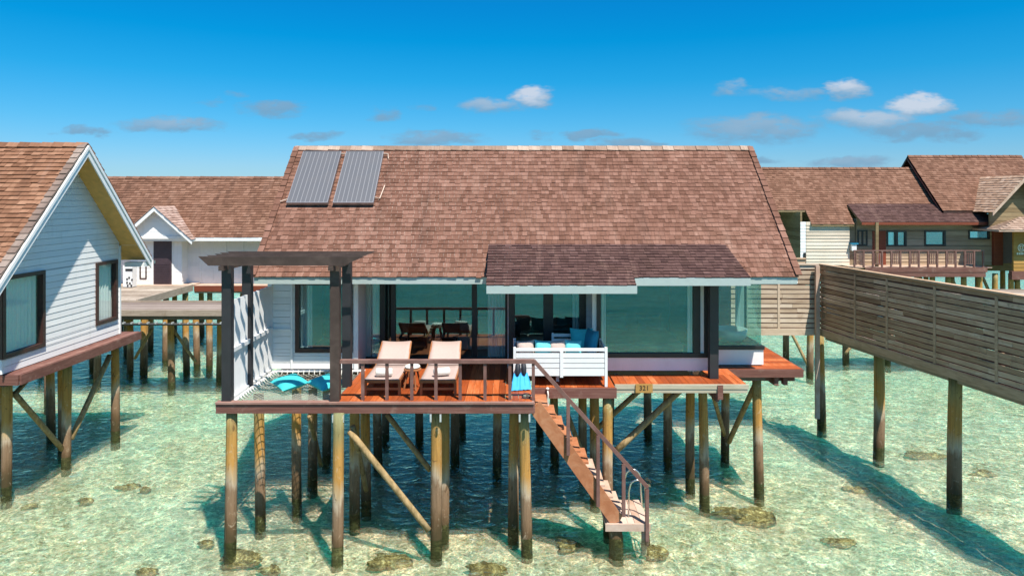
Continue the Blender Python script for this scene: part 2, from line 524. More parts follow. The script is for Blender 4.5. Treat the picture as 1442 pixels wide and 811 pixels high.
# sheer curtain
m, k = mat('sheer_curtain')
d = k.n('ShaderNodeBsdfDiffuse'); d.inputs[0].default_value = (0.82, 0.86, 0.84, 1)
tl = k.n('ShaderNodeBsdfTranslucent'); tl.inputs[0].default_value = (0.8, 0.85, 0.83, 1)
a = k.n('ShaderNodeMixShader'); a.inputs[0].default_value = 0.15
m.node_tree.links.new(d.outputs[0], a.inputs[1]); m.node_tree.links.new(tl.outputs[0], a.inputs[2])
k.out(a.outputs[0])
M['curtain'] = m

# solar collector face: dark absorber with pale fins under glass
m, k = mat('absorber')
ox, oy, oz = k._sep(k.objc())
st = k.math('PINGPONG', k.math('MULTIPLY', ox, 1.0), 0.0575)
line = k.rng(st, 0.047, 0.054, 0, 1)
c = k.mix(line, (0.125, 0.125, 0.135), (0.29, 0.285, 0.29))
c = k.mix(k.rng(k.noise(k.objc(), 3, 3), 0.3, 0.7, 0, 0.3), c, (0.17, 0.155, 0.15))
k.out(k.principled(c, 0.32, None, 0.1, 0.6))
M['absorber'] = m

# timber piles: green treated heads, orange sun-worn middle, salt band, brown growth by the water
def pile_mat(name):
    m, k = mat(name)
    p = k.pos()
    rnd = k.n('ShaderNodeObjectInfo').outputs['Random']
    px_, py_, pz_ = k._sep(p)
    drift = k.comb(0.0, 0.0, k.math('MULTIPLY', rnd, 40.0))
    n1 = k.noise(k.vmath('ADD', k.scale(p, (5, 5, 0.9)), drift), 1.0, 4, 0.6)
    streak = k.noise(k.vmath('ADD', k.scale(p, (26, 26, 1.1)), drift), 1.0, 4, 0.6, 0.5)
    zz = k.math('ADD', pz_, k.math('MULTIPLY', k.math('SUBTRACT', n1, 0.5), 1.0))
    zz = k.math('ADD', zz, k.math('MULTIPLY', k.math('SUBTRACT', rnd, 0.5), 0.35))
    c = k.ramp(k.rng(zz, -0.6, 3.0), [
        (0.0, (0.055, 0.045, 0.018)), (0.17, (0.075, 0.055, 0.024)), (0.24, (0.14, 0.085, 0.042)), (0.30, (0.24, 0.15, 0.085)),
        (0.42, (0.27, 0.175, 0.105)), (0.465, (0.50, 0.39, 0.27)), (0.50, (0.52, 0.38, 0.22)), (0.58, (0.52, 0.27, 0.07)),
        (0.72, (0.48, 0.26, 0.07)), (0.84, (0.32, 0.25, 0.10)), (1.0, (0.215, 0.225, 0.11))])
    c = k.mix(k.rng(streak, 0.45, 0.75, 0, 0.8), c, k.mix(0.65, c, (0.09, 0.05, 0.022)))
    knot = k.noise(k.vmath('ADD', k.scale(p, (7, 7, 4)), drift), 1.0, 3, 0.6, 1.5)
    c = k.mix(k.rng(knot, 0.62, 0.72, 0, 0.7), c, (0.10, 0.058, 0.028))
    c = k.mix(k.rng(knot, 0.40, 0.30, 0, 0.35), c, (0.62, 0.50, 0.34))
    k.out(k.principled(c, 0.85, k.bump(streak, 0.5, 0.02), 0, 0.25))
    return m
M['pile'] = pile_mat('pile_timber')
m, k = mat('brace_timber')
p = k.pos()
streak = k.noise(k.scale(p, (9, 9, 5)), 1.0, 5, 0.6, 0.6)
c = k.ramp(streak, [(0.25, (0.14, 0.10, 0.04)), (0.5, (0.34, 0.235, 0.11)), (0.75, (0.50, 0.36, 0.19))])
k.out(k.principled(c, 0.85, k.bump(streak, 0.4, 0.02), 0, 0.25))
M['brace'] = m

# coral rubble sea bed
m, k = mat('sea_bed')
p = k.pos()
bx_, by_, bz_ = k._sep(p)
n_big = k.noise(p, 0.16, 4, 0.6)
n_mid = k.noise(p, 0.8, 5, 0.65, 0.5)
n_fin = k.noise(p, 5.0, 7, 0.78, 0.8)
jit = k.scale(k.noise(p, 3.0, 4, 0.6, col=True), (0.55, 0.55, 0.55))
def cells(sc, st):
    v_ = k.n('ShaderNodeTexVoronoi', feature='F1')
    k.put(v_.inputs['Vector'], k.scale(k.vmath('ADD', p, jit), st))
    v_.inputs['Scale'].default_value = sc
    return v_.outputs['Distance'], k._sep(v_.outputs['Color'])
c = k.ramp(n_fin, [(0.34, (0.30, 0.265, 0.14)), (0.43, (0.60, 0.55, 0.36)), (0.52, (0.83, 0.78, 0.57)), (0.64, (0.95, 0.92, 0.76))])
d1, r1 = cells(3.6, (1, 1.3, 1))
d2, r2 = cells(8.5, (1, 1.2, 1))
stone = k.ramp(r1[0], [(0.0, (0.26, 0.225, 0.105)), (0.35, (0.55, 0.50, 0.31)), (0.7, (0.82, 0.78, 0.58)), (1.0, (0.95, 0.92, 0.78))])
c = k.mix(k.rng(d1, 0.42, 0.20, 0, 0.55), c, stone)
c = k.mix(k.math('MULTIPLY', k.rng(d2, 0.45, 0.3, 0, 1), k.rng(r2[1], 0.80, 0.84, 0, 0.85)), c, (0.97, 0.95, 0.85))
c = k.mix(k.math('MULTIPLY', k.rng(d2, 0.5, 0.3, 0, 1), k.rng(r2[2], 0.80, 0.86, 0, 0.75)), c, (0.15, 0.12, 0.05))
c = k.mix(k.rng(n_mid, 0.56, 0.72, 0, 0.42), c, (0.50, 0.44, 0.25))
c = k.mix(k.rng(n_mid, 0.47, 0.32, 0, 0.45), c, (0.90, 0.93, 0.78))
c = k.mix(k.rng(n_big, 0.50, 0.64, 0, 0.38), c, (0.60, 0.88, 0.74))
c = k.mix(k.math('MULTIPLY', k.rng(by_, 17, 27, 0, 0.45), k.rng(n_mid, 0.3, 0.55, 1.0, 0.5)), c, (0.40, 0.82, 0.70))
c = k.mix(1.0, c, (0.90, 0.715, 0.775), 'MULTIPLY')
# the reef flat gives way to deeper lagoon behind the viewer and to blue sea far out
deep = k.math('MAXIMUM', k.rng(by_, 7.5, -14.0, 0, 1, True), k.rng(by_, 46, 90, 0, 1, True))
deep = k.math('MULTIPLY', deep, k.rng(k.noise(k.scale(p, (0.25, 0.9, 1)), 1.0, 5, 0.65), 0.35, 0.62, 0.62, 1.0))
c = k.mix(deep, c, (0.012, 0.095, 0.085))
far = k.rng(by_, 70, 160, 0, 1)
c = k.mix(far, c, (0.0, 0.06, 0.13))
bs = k.principled(c, 0.95, k.bump(n_fin, 0.8, 0.10), 0, 0.05)
bn = bs.node
bn.inputs['Subsurface Weight'].default_value = 0.38
bn.inputs['Subsurface Radius'].default_value = (0.012, 1.0, 0.85)
bn.inputs['Subsurface Scale'].default_value = 4.5
k.out(bs)
M['bed'] = m
m, k = mat('coral_rock')
p = k.pos()
n = k.noise(p, 7, 7, 0.8, 0.8)
c = k.ramp(n, [(0.34, (0.075, 0.036, 0.016)), (0.46, (0.25, 0.135, 0.062)), (0.56, (0.50, 0.30, 0.16)), (0.68, (0.90, 0.66, 0.46))])
k.out(k.principled(c, 0.95, k.bump(n, 0.8, 0.06), 0, 0.1))
M['rock'] = m

# sea surface: mirror by Fresnel over clear water; focused sunlight is a net painted in its tint
m, k = mat('sea_water')
p = k.pos()
wv1 = k.noise(k.scale(p, (1.1, 1.7, 1)), 1.0, 3, 0.55, 0.8)
wv2 = k.noise(k.scale(p, (3.6, 5.4, 1)), 1.0, 3, 0.6, 0.6)
h = k.math('ADD', wv1, k.math('MULTIPLY', wv2, 0.42))
nrm = k.bump(h, 1.0, 0.07)
fr = k.n('ShaderNodeFresnel'); k.put(fr.inputs[0], k.ior(1.33)); k.put(fr.inputs['Normal'], nrm)
gl = k.n('ShaderNodeBsdfGlossy'); gl.inputs['Roughness'].default_value = 0.06; k.put(gl.inputs['Normal'], nrm)
gl.inputs[0].default_value = (0.66, 1.0, 0.86, 1)
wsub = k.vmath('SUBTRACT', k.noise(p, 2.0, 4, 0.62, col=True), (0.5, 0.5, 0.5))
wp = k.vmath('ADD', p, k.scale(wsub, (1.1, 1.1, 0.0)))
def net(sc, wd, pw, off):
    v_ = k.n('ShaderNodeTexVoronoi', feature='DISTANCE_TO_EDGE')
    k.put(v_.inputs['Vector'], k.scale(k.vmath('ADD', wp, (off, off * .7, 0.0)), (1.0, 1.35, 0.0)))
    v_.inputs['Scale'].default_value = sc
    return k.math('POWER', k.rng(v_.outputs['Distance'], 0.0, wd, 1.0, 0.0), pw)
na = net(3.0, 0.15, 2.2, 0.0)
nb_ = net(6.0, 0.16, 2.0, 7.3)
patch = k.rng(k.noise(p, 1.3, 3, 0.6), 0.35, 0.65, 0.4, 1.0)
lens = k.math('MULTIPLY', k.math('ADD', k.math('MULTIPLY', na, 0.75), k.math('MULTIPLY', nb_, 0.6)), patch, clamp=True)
tcol = k.mix(lens, (0.53, 0.68, 0.585), (1.70, 2.10, 1.80))  # bright net: ripple-focused light put into the transmission colour
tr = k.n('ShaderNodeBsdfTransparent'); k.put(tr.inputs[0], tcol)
rf = k.n('ShaderNodeBsdfRefraction'); rf.inputs['IOR'].default_value = 1.06; rf.inputs['Roughness'].default_value = 0.0
rf.inputs[0].default_value = (0.80, 1.0, 0.89, 1); k.put(rf.inputs['Normal'], nrm)
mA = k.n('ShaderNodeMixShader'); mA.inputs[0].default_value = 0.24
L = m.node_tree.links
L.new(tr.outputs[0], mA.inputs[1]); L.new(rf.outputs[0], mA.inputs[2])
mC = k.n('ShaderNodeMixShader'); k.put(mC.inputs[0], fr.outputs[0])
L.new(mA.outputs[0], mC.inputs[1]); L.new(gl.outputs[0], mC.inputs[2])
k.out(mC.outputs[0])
M['water'] = m

# ------------------------------------------------------------------ sea bed and sea
def noise2(x, y):
    return (math.sin(x * 1.7 + 1.3 * math.sin(y * 0.9)) + math.sin(y * 2.1 + 1.1 * math.sin(x * 1.3 + 2)) + 0.6 * math.sin(x * 4.3 + y * 3.1) + 0.4 * math.sin(y * 7.1 - x * 5.3)) / 4
bed = MB()
x0, x1, y0, y1, st = -26, 26, 9, 46, 0.25
nx, ny = int((x1 - x0) / st), int((y1 - y0) / st)
vs = []
for j in range(ny + 1):
    for i in range(nx + 1):
        x, y = x0 + i * st, y0 + j * st
        edge = min(1, min(i, nx - i, j, ny - j) / 8)
        vs.append((x, y, -0.52 + edge * (0.09 * noise2(x, y) + random.uniform(-0.025, 0.025))))
fs = [(j * (nx + 1) + i, j * (nx + 1) + i + 1, (j + 1) * (nx + 1) + i + 1, (j + 1) * (nx + 1) + i) for j in range(ny) for i in range(nx)]
bed.add(vs, fs)
B = 5000
for (a0, a1, b0, b1) in ((-B, B, -B, y0), (-B, B, y1, B), (-B, x0, y0, y1), (x1, B, y0, y1)):
    bed.add([(a0, b0, -0.52), (a1, b0, -0.52), (a1, b1, -0.52), (a0, b1, -0.52)], [(0, 1, 2, 3)])
tag(bed.build('sea_bed_ground', M['bed'], smooth=True), kind='structure')
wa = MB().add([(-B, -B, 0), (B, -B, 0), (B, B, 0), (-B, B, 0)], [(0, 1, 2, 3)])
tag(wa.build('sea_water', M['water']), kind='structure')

# ------------------------------------------------------------------ building kit
def shingles(P0, U, V, u_fn, vlen, expo, wmin=0.10, wmax=0.24, lift=0.03, seed=1):
    """courses of separate shakes laid up a slope; u_fn(v) gives the span of the course at v"""
    rn = random.Random(seed)
    P0, U, V = Vector(P0), Vector(U).normalized(), Vector(V).normalized()
    N = U.cross(V).normalized()
    b = MB()
    nC = max(1, int(round(vlen / expo)))
    e = vlen / nC
    for c in range(nC):
        v0 = c * e
        ua, ub = u_fn(v0 + e * 0.5)
        if ub - ua < 0.03:
            continue
        uu = ua - rn.uniform(0, 0.02)
        while uu < ub:
            wd = rn.uniform(wmin, wmax)
            ue = min(uu + wd, ub)
            if ub - ue < 0.05:
                ue = ub
            g = 0.004
            dv = rn.uniform(-0.014, 0.006) - (0.02 if rn.random() < 0.04 else 0)
            n0 = lift * rn.uniform(0.8, 1.35)
            q = lambda u_, v_, n_: P0 + U * u_ + V * v_ + N * n_
            vt = v0 + e * 1.06
            b.add([q(uu, v0 + dv, 0.0), q(ue - g, v0 + dv, 0.0), q(ue - g, v0 + dv, n0), q(uu, v0 + dv, n0),
                   q(ue - g, vt, 0.004), q(uu, vt, 0.004)],
                  [(0, 1, 2, 3), (3, 2, 4, 5), (1, 4, 2), (0, 3, 5)])
            uu = ue
    return b

def cap_row(pA, pB, N1, w=0.28, step=0.22, lift=0.045, side=None, seed=3):
    """overlapping cap shakes along an edge from pA to pB; side = direction across the row"""
    rn = random.Random(seed)
    pA, pB = Vector(pA), Vector(pB)
    d = (pB - pA)
    L = d.length
    d.normalize()
    N1 = Vector(N1).normalized()
    S = Vector(side).normalized() if side is not None else d.cross(N1)
    b = MB()
    n = int(L / step)
    for i in range(n):
        s0, s1 = i * L / n, (i + 1.15) * L / n
        ww = w * rn.uniform(0.92, 1.08)
        h0 = lift * rn.uniform(0.85, 1.2)
        c0, c1 = pA + d * s0, pA + d * min(s1, L)
        b.hexa([c0 - S * ww / 2, c1 - S * ww / 2, c1 + S * ww / 2, c0 + S * ww / 2,
                c0 - S * ww / 2 + N1 * h0, c1 - S * ww / 2 + N1 * (h0 * .4), c1 + S * ww / 2 + N1 * (h0 * .4), c0 + S * ww / 2 + N1 * h0])
    return b

def clap(b, O, U, N, u0, u1, z0, z1, holes=(), course=0.15, clip=None, thick=0.10, lap=0.012):
    """lapped weatherboards with openings"""
    O, U, N = Vector(O), Vector(U).normalized(), Vector(N).normalized()
    n = max(1, int(round((z1 - z0) / course)))
    c = (z1 - z0) / n
    # course edges snapped to hole edges
    zs = [z0 + i * c for i in range(n + 1)]
    gv = 0.011 if c < 0.19 else 0.0
    cuts = sorted(set([round(z, 4) for z in zs] + [round(h[2], 4) for h in holes if z0 < h[2] < z1] + [round(h[3], 4) for h in holes if z0 < h[3] < z1]))
    for a, t in zip(cuts[:-1], cuts[1:]):
        if t - a < 0.004:
            continue
        zm = (a + t) / 2
        lo, hi = (u0, u1) if clip is None else clip(t - 0.002)
        lo2, hi2 = (u0, u1) if clip is None else clip(a)
        segs = [(lo, hi, lo2, hi2)]
        for (ha, hb, za, zb) in holes:
            if za < zm < zb:
                ns = []
                for (s0, s1, r0, r1) in segs:
                    if hb <= s0 or ha >= s1:
                        ns.append((s0, s1, r0, r1))
                    else:
                        if ha > s0: ns.append((s0, ha, r0, ha))
                        if hb < s1: ns.append((hb, s1, hb, r1))
                segs = ns
        for (s0, s1, r0, r1) in segs:
            if s1 - s0 < 0.01:
                continue
            q = lambda u_, n_, z_: O + U * u_ + N * n_ + Vector((0, 0, z_))
            b.hexa([q(r0, -thick, a), q(r1, -thick, a), q(r1, lap, a), q(r0, lap, a),
                    q(s0, -thick, t - gv), q(s1, -thick, t - gv), q(s1, 0.001, t - gv), q(s0, 0.001, t - gv)])
            if gv > 0:
                b.hexa([q(s0, -thick, t - gv), q(s1, -thick, t - gv), q(s1, -.03, t - gv), q(s0, -.03, t - gv),
                        q(s0, -thick, t), q(s1, -thick, t), q(s1, -.03, t), q(s0, -.03, t)])
    return b

def window(parent, O, U, N, u0, u1, z0, z1, fw=0.09, mullions=(), fm='frame', gm='glass', depth=0.09, proud=0.035, label=None, rails=()):
    O, U, N = Vector(O), Vector(U).normalized(), Vector(N).normalized()
    Zv = Vector((0, 0, 1))
    def seg(b, ua, ub, za, zb, n0, n1):
        q = lambda u_, n_, z_: O + U * u_ + N * n_ + Zv * z_
        b.hexa([q(ua, n0, za), q(ub, n0, za), q(ub, n1, za), q(ua, n1, za), q(ua, n0, zb), q(ub, n0, zb), q(ub, n1, zb), q(ua, n1, zb)])
    b = MB()
    seg(b, u0, u0 + fw, z0, z1, -depth, proud)
    seg(b, u1 - fw, u1, z0, z1, -depth, proud)
    seg(b, u0 + fw, u1 - fw, z0, z0 + fw, -depth, proud)
    seg(b, u0 + fw, u1 - fw, z1 - fw, z1, -depth, proud)
    for mu in mullions:
        mw = 0.05
        if isinstance(mu, tuple):
            mu, mw = mu
        seg(b, mu - mw, mu + mw, z0 + fw, z1 - fw, -depth + 0.005, proud - 0.01)
    for zr in rails:
        seg(b, u0 + fw, u1 - fw, zr - 0.03, zr + 0.03, -depth + 0.008, proud - 0.014)
    f = b.build('window', M[fm], parent)
    if label:
        f['label'] = label
    g = MB()
    q = lambda u_, n_, z_: O + U * u_ + N * n_ + Zv * z_
    n0 = -0.035
    e = 0.012
    g.add([q(u0 + e, n0, z0 + e), q(u1 - e, n0, z0 + e), q(u1 - e, n0, z1 - e), q(u0 + e, n0, z1 - e)], [(0, 1, 2, 3)])
    g.build('pane', M[gm], f)
    return f

def curtain(label, pA, pB, z0, z1, folds=7, amp=0.04, group=None):
    pA, pB = Vector((pA[0], pA[1], 0)), Vector((pB[0], pB[1], 0))
    d = pB - pA
    s = Vector((-d.y, d.x, 0)).normalized()
    n = folds * 8
    b = MB()
    vs = []
    for i in range(n + 1):
        t = i / n
        off = amp * math.sin(t * folds * 2 * math.pi) * (0.8 + 0.4 * math.sin(i * 1.7))
        for z in (z0, z1):
            vs.append(pA + d * t + s * (off * (1.0 if z == z0 else 0.75)) + Vector((0, 0, z)))
    b.add(vs, [(2 * i, 2 * i + 2, 2 * i + 3, 2 * i + 1) for i in range(n)])
    return tag(b.build('curtain', M['curtain'], smooth=True), label, 'curtain', group)

def pile_mesh(x, y, z0, z1, r, rn, lean=None):
    b = MB()
    n = 14
    seg = 9
    lx, ly = lean if lean else (rn.uniform(-0.05, 0.05), rn.uniform(-0.03, 0.03))
    vs = []
    ph = [rn.uniform(0, 6.28) for _ in range(4)]
    for i in range(seg + 1):
        t = i / seg
        z = z0 + (z1 - z0) * t
        cx_ = x + lx * (t - 1) + 0.012 * math.sin(3 * t + ph[0])
        cy_ = y + ly * (t - 1)
        for j in range(n):
            a = 2 * math.pi * j / n
            rr = r * (1.08 - 0.13 * t) * (1 + 0.03 * math.sin(2 * a + ph[1] + 2 * t) + 0.02 * math.sin(3 * a + ph[2] + 5 * t))
            vs.append((cx_ + rr * math.cos(a), cy_ + rr * math.sin(a), z))
    fs = [(i * n + j, i * n + (j + 1) % n, (i + 1) * n + (j + 1) % n, (i + 1) * n + j) for i in range(seg) for j in range(n)]
    fs.append(tuple(seg * n + j for j in range(n)))
    b.add(vs, fs)
    return b
RP = random.Random(5)
def pile(parent, px, py, r=0.115, top=2.68, x=None, y=None):
    """a pile whose waterline shows at px, py"""
    Yp = YW(py) if y is None else y
    Xp = X(px, Yp) if x is None else x
    return pile_mesh(Xp, Yp, -0.62, top, r, RP).build('pile', M['pile'], parent, smooth=True)
def brace(parent, p, q, r=0.075):
    p, q = Vector(p), Vector(q)
    pts = [p.lerp(q, t / 6) for t in range(7)]
    o = MB().tube(pts, r, 10).build('brace', M['brace'], parent, smooth=True)
    return o

def deck_boards(b, x0, x1, y0, y1, z, along='y', wd=0.14, gap=0.006, th=0.04):
    rn = random.Random(int(x0 * 100 + y0 * 7))
    if along == 'y':
        n = max(1, int(round((x1 - x0) / wd)))
        s = (x1 - x0) / n
        for i in range(n):
            dz = rn.uniform(-0.003, 0.003)
            b.box(x0 + i * s, x0 + (i + 1) * s - gap, y0 - rn.uniform(0, 0.008), y1, z - th + dz, z + dz)
    else:
        n = max(1, int(round((y1 - y0) / wd)))
        s = (y1 - y0) / n
        for i in range(n):
            dz = rn.uniform(-0.003, 0.003)
            b.box(x0 - rn.uniform(0, 0.01), x1 + rn.uniform(0, 0.01), y0 + i * s, y0 + (i + 1) * s - gap, z - th + dz, z + dz)
    return b

DZ = 2.9   # deck level

# ------------------------------------------------------------------ main villa
villa = thing('overwater_villa', 'central villa on timber piles with two roof panels and an orange sun deck', 'villa', (0, 17, 0))
XL, XR = -5.95, 6.58
YE, YR, ZE, ZR = 15.7, 18.9, 5.29, 8.46
YB = 2 * YR - YE
SL = Vector((0, YR - YE, ZR - ZE))
slen = SL.length
# gable shell under the shakes
sh = MB()
tn = Vector((0, -(ZR - ZE), YR - YE)).normalized() * -0.09
for (ya, yb) in ((YE, YR), (YB, YR)):
    tnn = tn if ya == YE else Vector((0, -tn.y, tn.z))
    a = [Vector((XL + .02, ya, ZE)), Vector((XR - .02, ya, ZE)), Vector((XR - .02, yb, ZR)), Vector((XL + .02, yb, ZR))]
    sh.hexa([p + tnn for p in a] + a)
roof = shingles((XL, YE - 0.04, ZE - 0.035), (1, 0, 0), SL, lambda v_: (0, XR - XL), slen + 0.03, 0.140, 0.075, 0.17, lift=0.018, seed=2)
rb = shingles((XR, YB, ZE), (-1, 0, 0), (0, YR - YB, ZR - ZE), lambda v_: (0, XR - XL), slen, 0.3, 0.3, 0.6, seed=4)
roof.add(rb.v, rb.f)
roof_o = roof.build('roof', M['shingle'], villa)
sh.build('soffit', M['soffit_white'], roof_o)
RN = Vector((0, -(ZR - ZE), YR - YE)).normalized()
rc = Vector((0, YR, ZR)) - SL.normalized() * .07 + RN * .018
cap = cap_row(Vector((XL - .03, 0, 0)) + rc, Vector((XR + .03, 0, 0)) + rc, RN, 0.17, 0.30, 0.03, side=SL)
cap.box(XL - .02, XR + .02, YR - .02, YR + .12, ZR - .02, ZR + .045)
cap.build('ridge_cap', shingle_mat('ridge_shingle', [(0, (0.16, 0.09, 0.06)), (0.5, (0.34, 0.23, 0.17)), (1, (0.56, 0.46, 0.37))], mossf=0.5), roof_o)
for xs, sd in ((XL, 1), (XR, -1)):
    NN = Vector((0, -(ZR - ZE), YR - YE)).normalized()
    cap_row(Vector((xs, YE - .03, ZE - .02)) + NN * .03, Vector((xs, YR, ZR)) + NN * .03, NN, 0.15, 0.22, 0.035, side=(1, 0, 0), seed=7).build('edge_shingle', M['shingle'], roof_o)
fb = MB()
fb.box(XL + .03, XR - .03, YE - 0.02, YE + 0.02, ZE - 0.20, ZE - 0.045)
fb.build('fascia', M['fascia_paint'], roof_o)
fb = MB()
for xs in (XL + .015, XR - .04):
    for s in (1, -1):
        ya = YE if s == 1 else YB
        fb.prism([(xs, ya, ZE - .19), (xs, ya, ZE - .02), (xs, YR, ZR - .02), (xs, YR, ZR - .22)], (0.03, 0, 0))
build_each(fb, 'barge_board', M['trim'], roof_o)

# awning roof over the doors
AYT, AZT = 16.37, 5.96
slope_a = 0.458
def aw_z(y): return AZT - slope_a * (AYT - y)
AX0, AXM, AX1t, AX1b = -0.55, 2.68, 5.10, 5.23
yl, yr = 14.68, 14.97
Va = Vector((0, 1, slope_a)).normalized()
aw = MB()
lenl = (AYT - yl) / Va.y
lenr = (AYT - yr) / Va.y
s1 = shingles((AX0, yl, aw_z(yl)), (1, 0, 0), Va, lambda v_: (0, AXM - AX0), lenl, 0.125, 0.10, 0.22, 0.022, seed=21)
s2 = shingles((AXM + .004, yr, aw_z(yr)), (1, 0, 0), Va, lambda v_: (0, AX1b - AXM + (AX1t - AX1b) * v_ / lenr), lenr, 0.125, 0.10, 0.22, 0.022, seed=22)
aw.add(s1.v, s1.f); aw.add(s2.v, s2.f)
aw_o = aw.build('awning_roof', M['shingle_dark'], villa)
so = MB()
th = 0.10
for (xa, xb, xbt, ys) in ((AX0 + .01, AXM, AXM, yl + .01), (AXM + .002, AX1b - .01, AX1t - .01, yr + .01)):
    a = [Vector((xa, ys, aw_z(ys) - .004)), Vector((xb, ys, aw_z(ys) - .004)), Vector((xbt, AYT, AZT - .004)), Vector((xa, AYT, AZT - .004))]
    so.hexa([p - Vector((0, 0, th)) for p in a] + a)
so.build('soffit', M['soffit_white'], aw_o)
fb = MB()
fb.box(AX0, AXM + .01, yl - .012, yl + .012 - .004, aw_z(yl) - .175, aw_z(yl) - .012)
fb.box(AXM + .012, AX1b, yr - .012, yr + .008, aw_z(yr) - .175, aw_z(yr) - .012)
fb.box(AXM - .02, AXM + .008, yl + .01, yr + .02, aw_z(yl) - .175, aw_z(yl) - .03)
fb.prism([(AX0 + .0, yl + .01, aw_z(yl) - .17), (AX0 + .0, yl + .01, aw_z(yl) - .02), (AX0, AYT, AZT - .02), (AX0, AYT, AZT - .2)], (0.025, 0, 0))
build_each(fb, 'fascia', M['fascia_paint'], aw_o)

# walls
WY = 16.6
FX, FN = Vector((1, 0, 0)), Vector((0, -1, 0))
wl = MB()
ux0, ux1 = X(416, WY), X(497, WY)
wz0, wz1 = Z(496, WY), 5.05
clap(wl, (0, WY, 0), FX, FN, X(379, WY), X(504, WY), DZ + 0.02, 5.6, [(ux0, ux1, wz0, wz1)], 0.155)
wl.build('front_wall', M['siding'], villa)
cb_ = MB()
cb_.box(X(379, WY) - .02, X(379, WY) + .09, WY - .045, WY + .1, DZ + .02, 5.55)
cb_.box(X(411, WY) - .02, X(411, WY) + .03, WY - .035, WY - .01, DZ + .02, 5.55)
cb_.box(X(379, WY), X(411, WY), WY - .05, WY - .012, Z(464, WY) - .03, Z(464, WY) + .03)
cb_.box(X(499, WY), X(505, WY), WY - .05, WY + .8, DZ + .02, 5.55)
build_each(cb_, 'corner_board', M['trim'], villa)
window(villa, (0, WY, 0), FX, FN, ux0, ux1, wz0, wz1, 0.10)
# living room glazing, set back
GY = 17.4
gz0, gz1 = DZ + 0.02, 5.15
u = lambda px: X(px, GY)
window(villa, (0, GY, 0), FX, FN, u(506), u(716), gz0, gz1, 0.085, [(u(538.5), .065), (u(554), .055), (u(668), .065)], fm='black')
# door bay with post and glazed door
dY = 16.7
u = lambda px: X(px, dY)
window(villa, (0, dY, 0), FX, FN, u(716), u(825), gz0, 5.2, 0.16, [(u(772), .12)], fm='black', label='dark framed glass door beside the daybed')
wl = MB()
clap(wl, (0, dY, 0), FX, FN, u(825), u(836), DZ + .02, 5.4, [], 0.155)
wl.box(u(716) - .02, u(716) + .05, dY + .05, GY + .1, DZ, 5.4)
wl.build('door_side_cladding', M['siding'], villa)
# bedroom window wall
BY = 16.1
u = lambda px: X(px, BY)
wl = MB()
clap(wl, (0, BY, 0), FX, FN, u(834), u(1000), DZ + 0.10, Z(503, BY), [], 0.5, lap=0.004)
wl.box(u(834), u(843), BY - .0, BY + .1, Z(503, BY), 5.4)
wl.box(u(985), u(1001), BY - .0, BY + .1, Z(503, BY), 5.4)
wl.build('bedroom_wall', M['siding'], villa)
window(villa, (0, BY, 0), FX, FN, u(840), u(997), Z(503, BY), 5.15, 0.10, [(u(981), .08)], fm='black')
# bath bay with corner glass
CY = 16.95
u = lambda px: X(px, CY)
bx0, bx1 = u(1006), u(1075)
wl = MB()
wl.box(bx0, bx1, CY, CY + 1.3, DZ + 0.03, Z(492, CY))
wl.build('bay_base_wall', M['siding'], villa)
wl = MB()
wl.box(bx0, bx1 + .02, CY - .03, CY + 1.33, Z(492, CY) + .002, Z(487, CY))
wl.build('bay_sill', M['black'], villa)
g = MB()
za, zb = Z(487, CY), 5.2
g.box(bx0 + .05, bx1 - .05, CY + .02, CY + .034, za, zb)
bp = g.build('bay_pane', M['glass_clear'], villa)
g = MB()
g.box(bx1 - .064, bx1 - .05, CY + .036, CY + 1.15, za, zb)
g.build('bay_pane', M['glass_clear'], villa)
b = MB()
b.box(bx1 - .10, bx1 - .02, CY + 1.15, CY + 1.27, za, zb + .3)
b.box(bx0, bx0 + .05, CY, CY + .08, za, zb + .3)
build_each(b, 'bay_frame', M['black'], villa)
b = MB()
b.box(bx0 - .6, bx1 - .1, CY + 2.2, CY + 2.3, DZ, 5.3)
b.build('bay_back_wall', M['black'], villa)  # black colour stands in for the shade inside the bay
# post in front of the bedroom
b = MB()
b.box(4.56, 4.76, 15.72, 15.9, DZ, 5.35)
b.build('post', M['pergola_post'], villa)
# rooms behind the glass
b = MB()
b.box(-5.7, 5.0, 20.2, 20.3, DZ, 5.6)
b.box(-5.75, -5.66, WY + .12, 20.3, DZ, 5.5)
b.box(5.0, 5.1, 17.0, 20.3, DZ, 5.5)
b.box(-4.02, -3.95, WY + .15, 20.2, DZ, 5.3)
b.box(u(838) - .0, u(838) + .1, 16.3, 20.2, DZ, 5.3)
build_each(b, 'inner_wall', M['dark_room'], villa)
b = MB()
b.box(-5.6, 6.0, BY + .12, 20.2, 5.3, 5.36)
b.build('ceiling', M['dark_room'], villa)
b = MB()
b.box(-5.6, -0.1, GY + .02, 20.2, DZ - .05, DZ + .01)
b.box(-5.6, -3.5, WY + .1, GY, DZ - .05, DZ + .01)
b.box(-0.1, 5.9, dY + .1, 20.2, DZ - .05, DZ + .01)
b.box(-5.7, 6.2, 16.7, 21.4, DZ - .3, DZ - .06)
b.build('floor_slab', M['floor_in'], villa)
# rear and gable walls
wl = MB()
clap(wl, (0, 20.9, 0), (1, 0, 0), (0, 1, 0), -5.7, 5.1, DZ, 5.7, [], 0.155)
for xs, nn in ((-5.7, -1), (5.1, 1)):
    clap(wl, (xs, 0, 0), (0, 1, 0), (nn, 0, 0), WY + .1 if nn < 0 else 18.3, 20.9, DZ, 7.9, [], 0.155,
         clip=lambda z, n_=nn: (max(WY + .1 if n_ < 0 else 18.3, YE + .25 + (z - ZE) / .99), min(20.9, YB - .25 - (z - ZE) / .99)))
wl.build('rear_wall', M['siding'], villa)

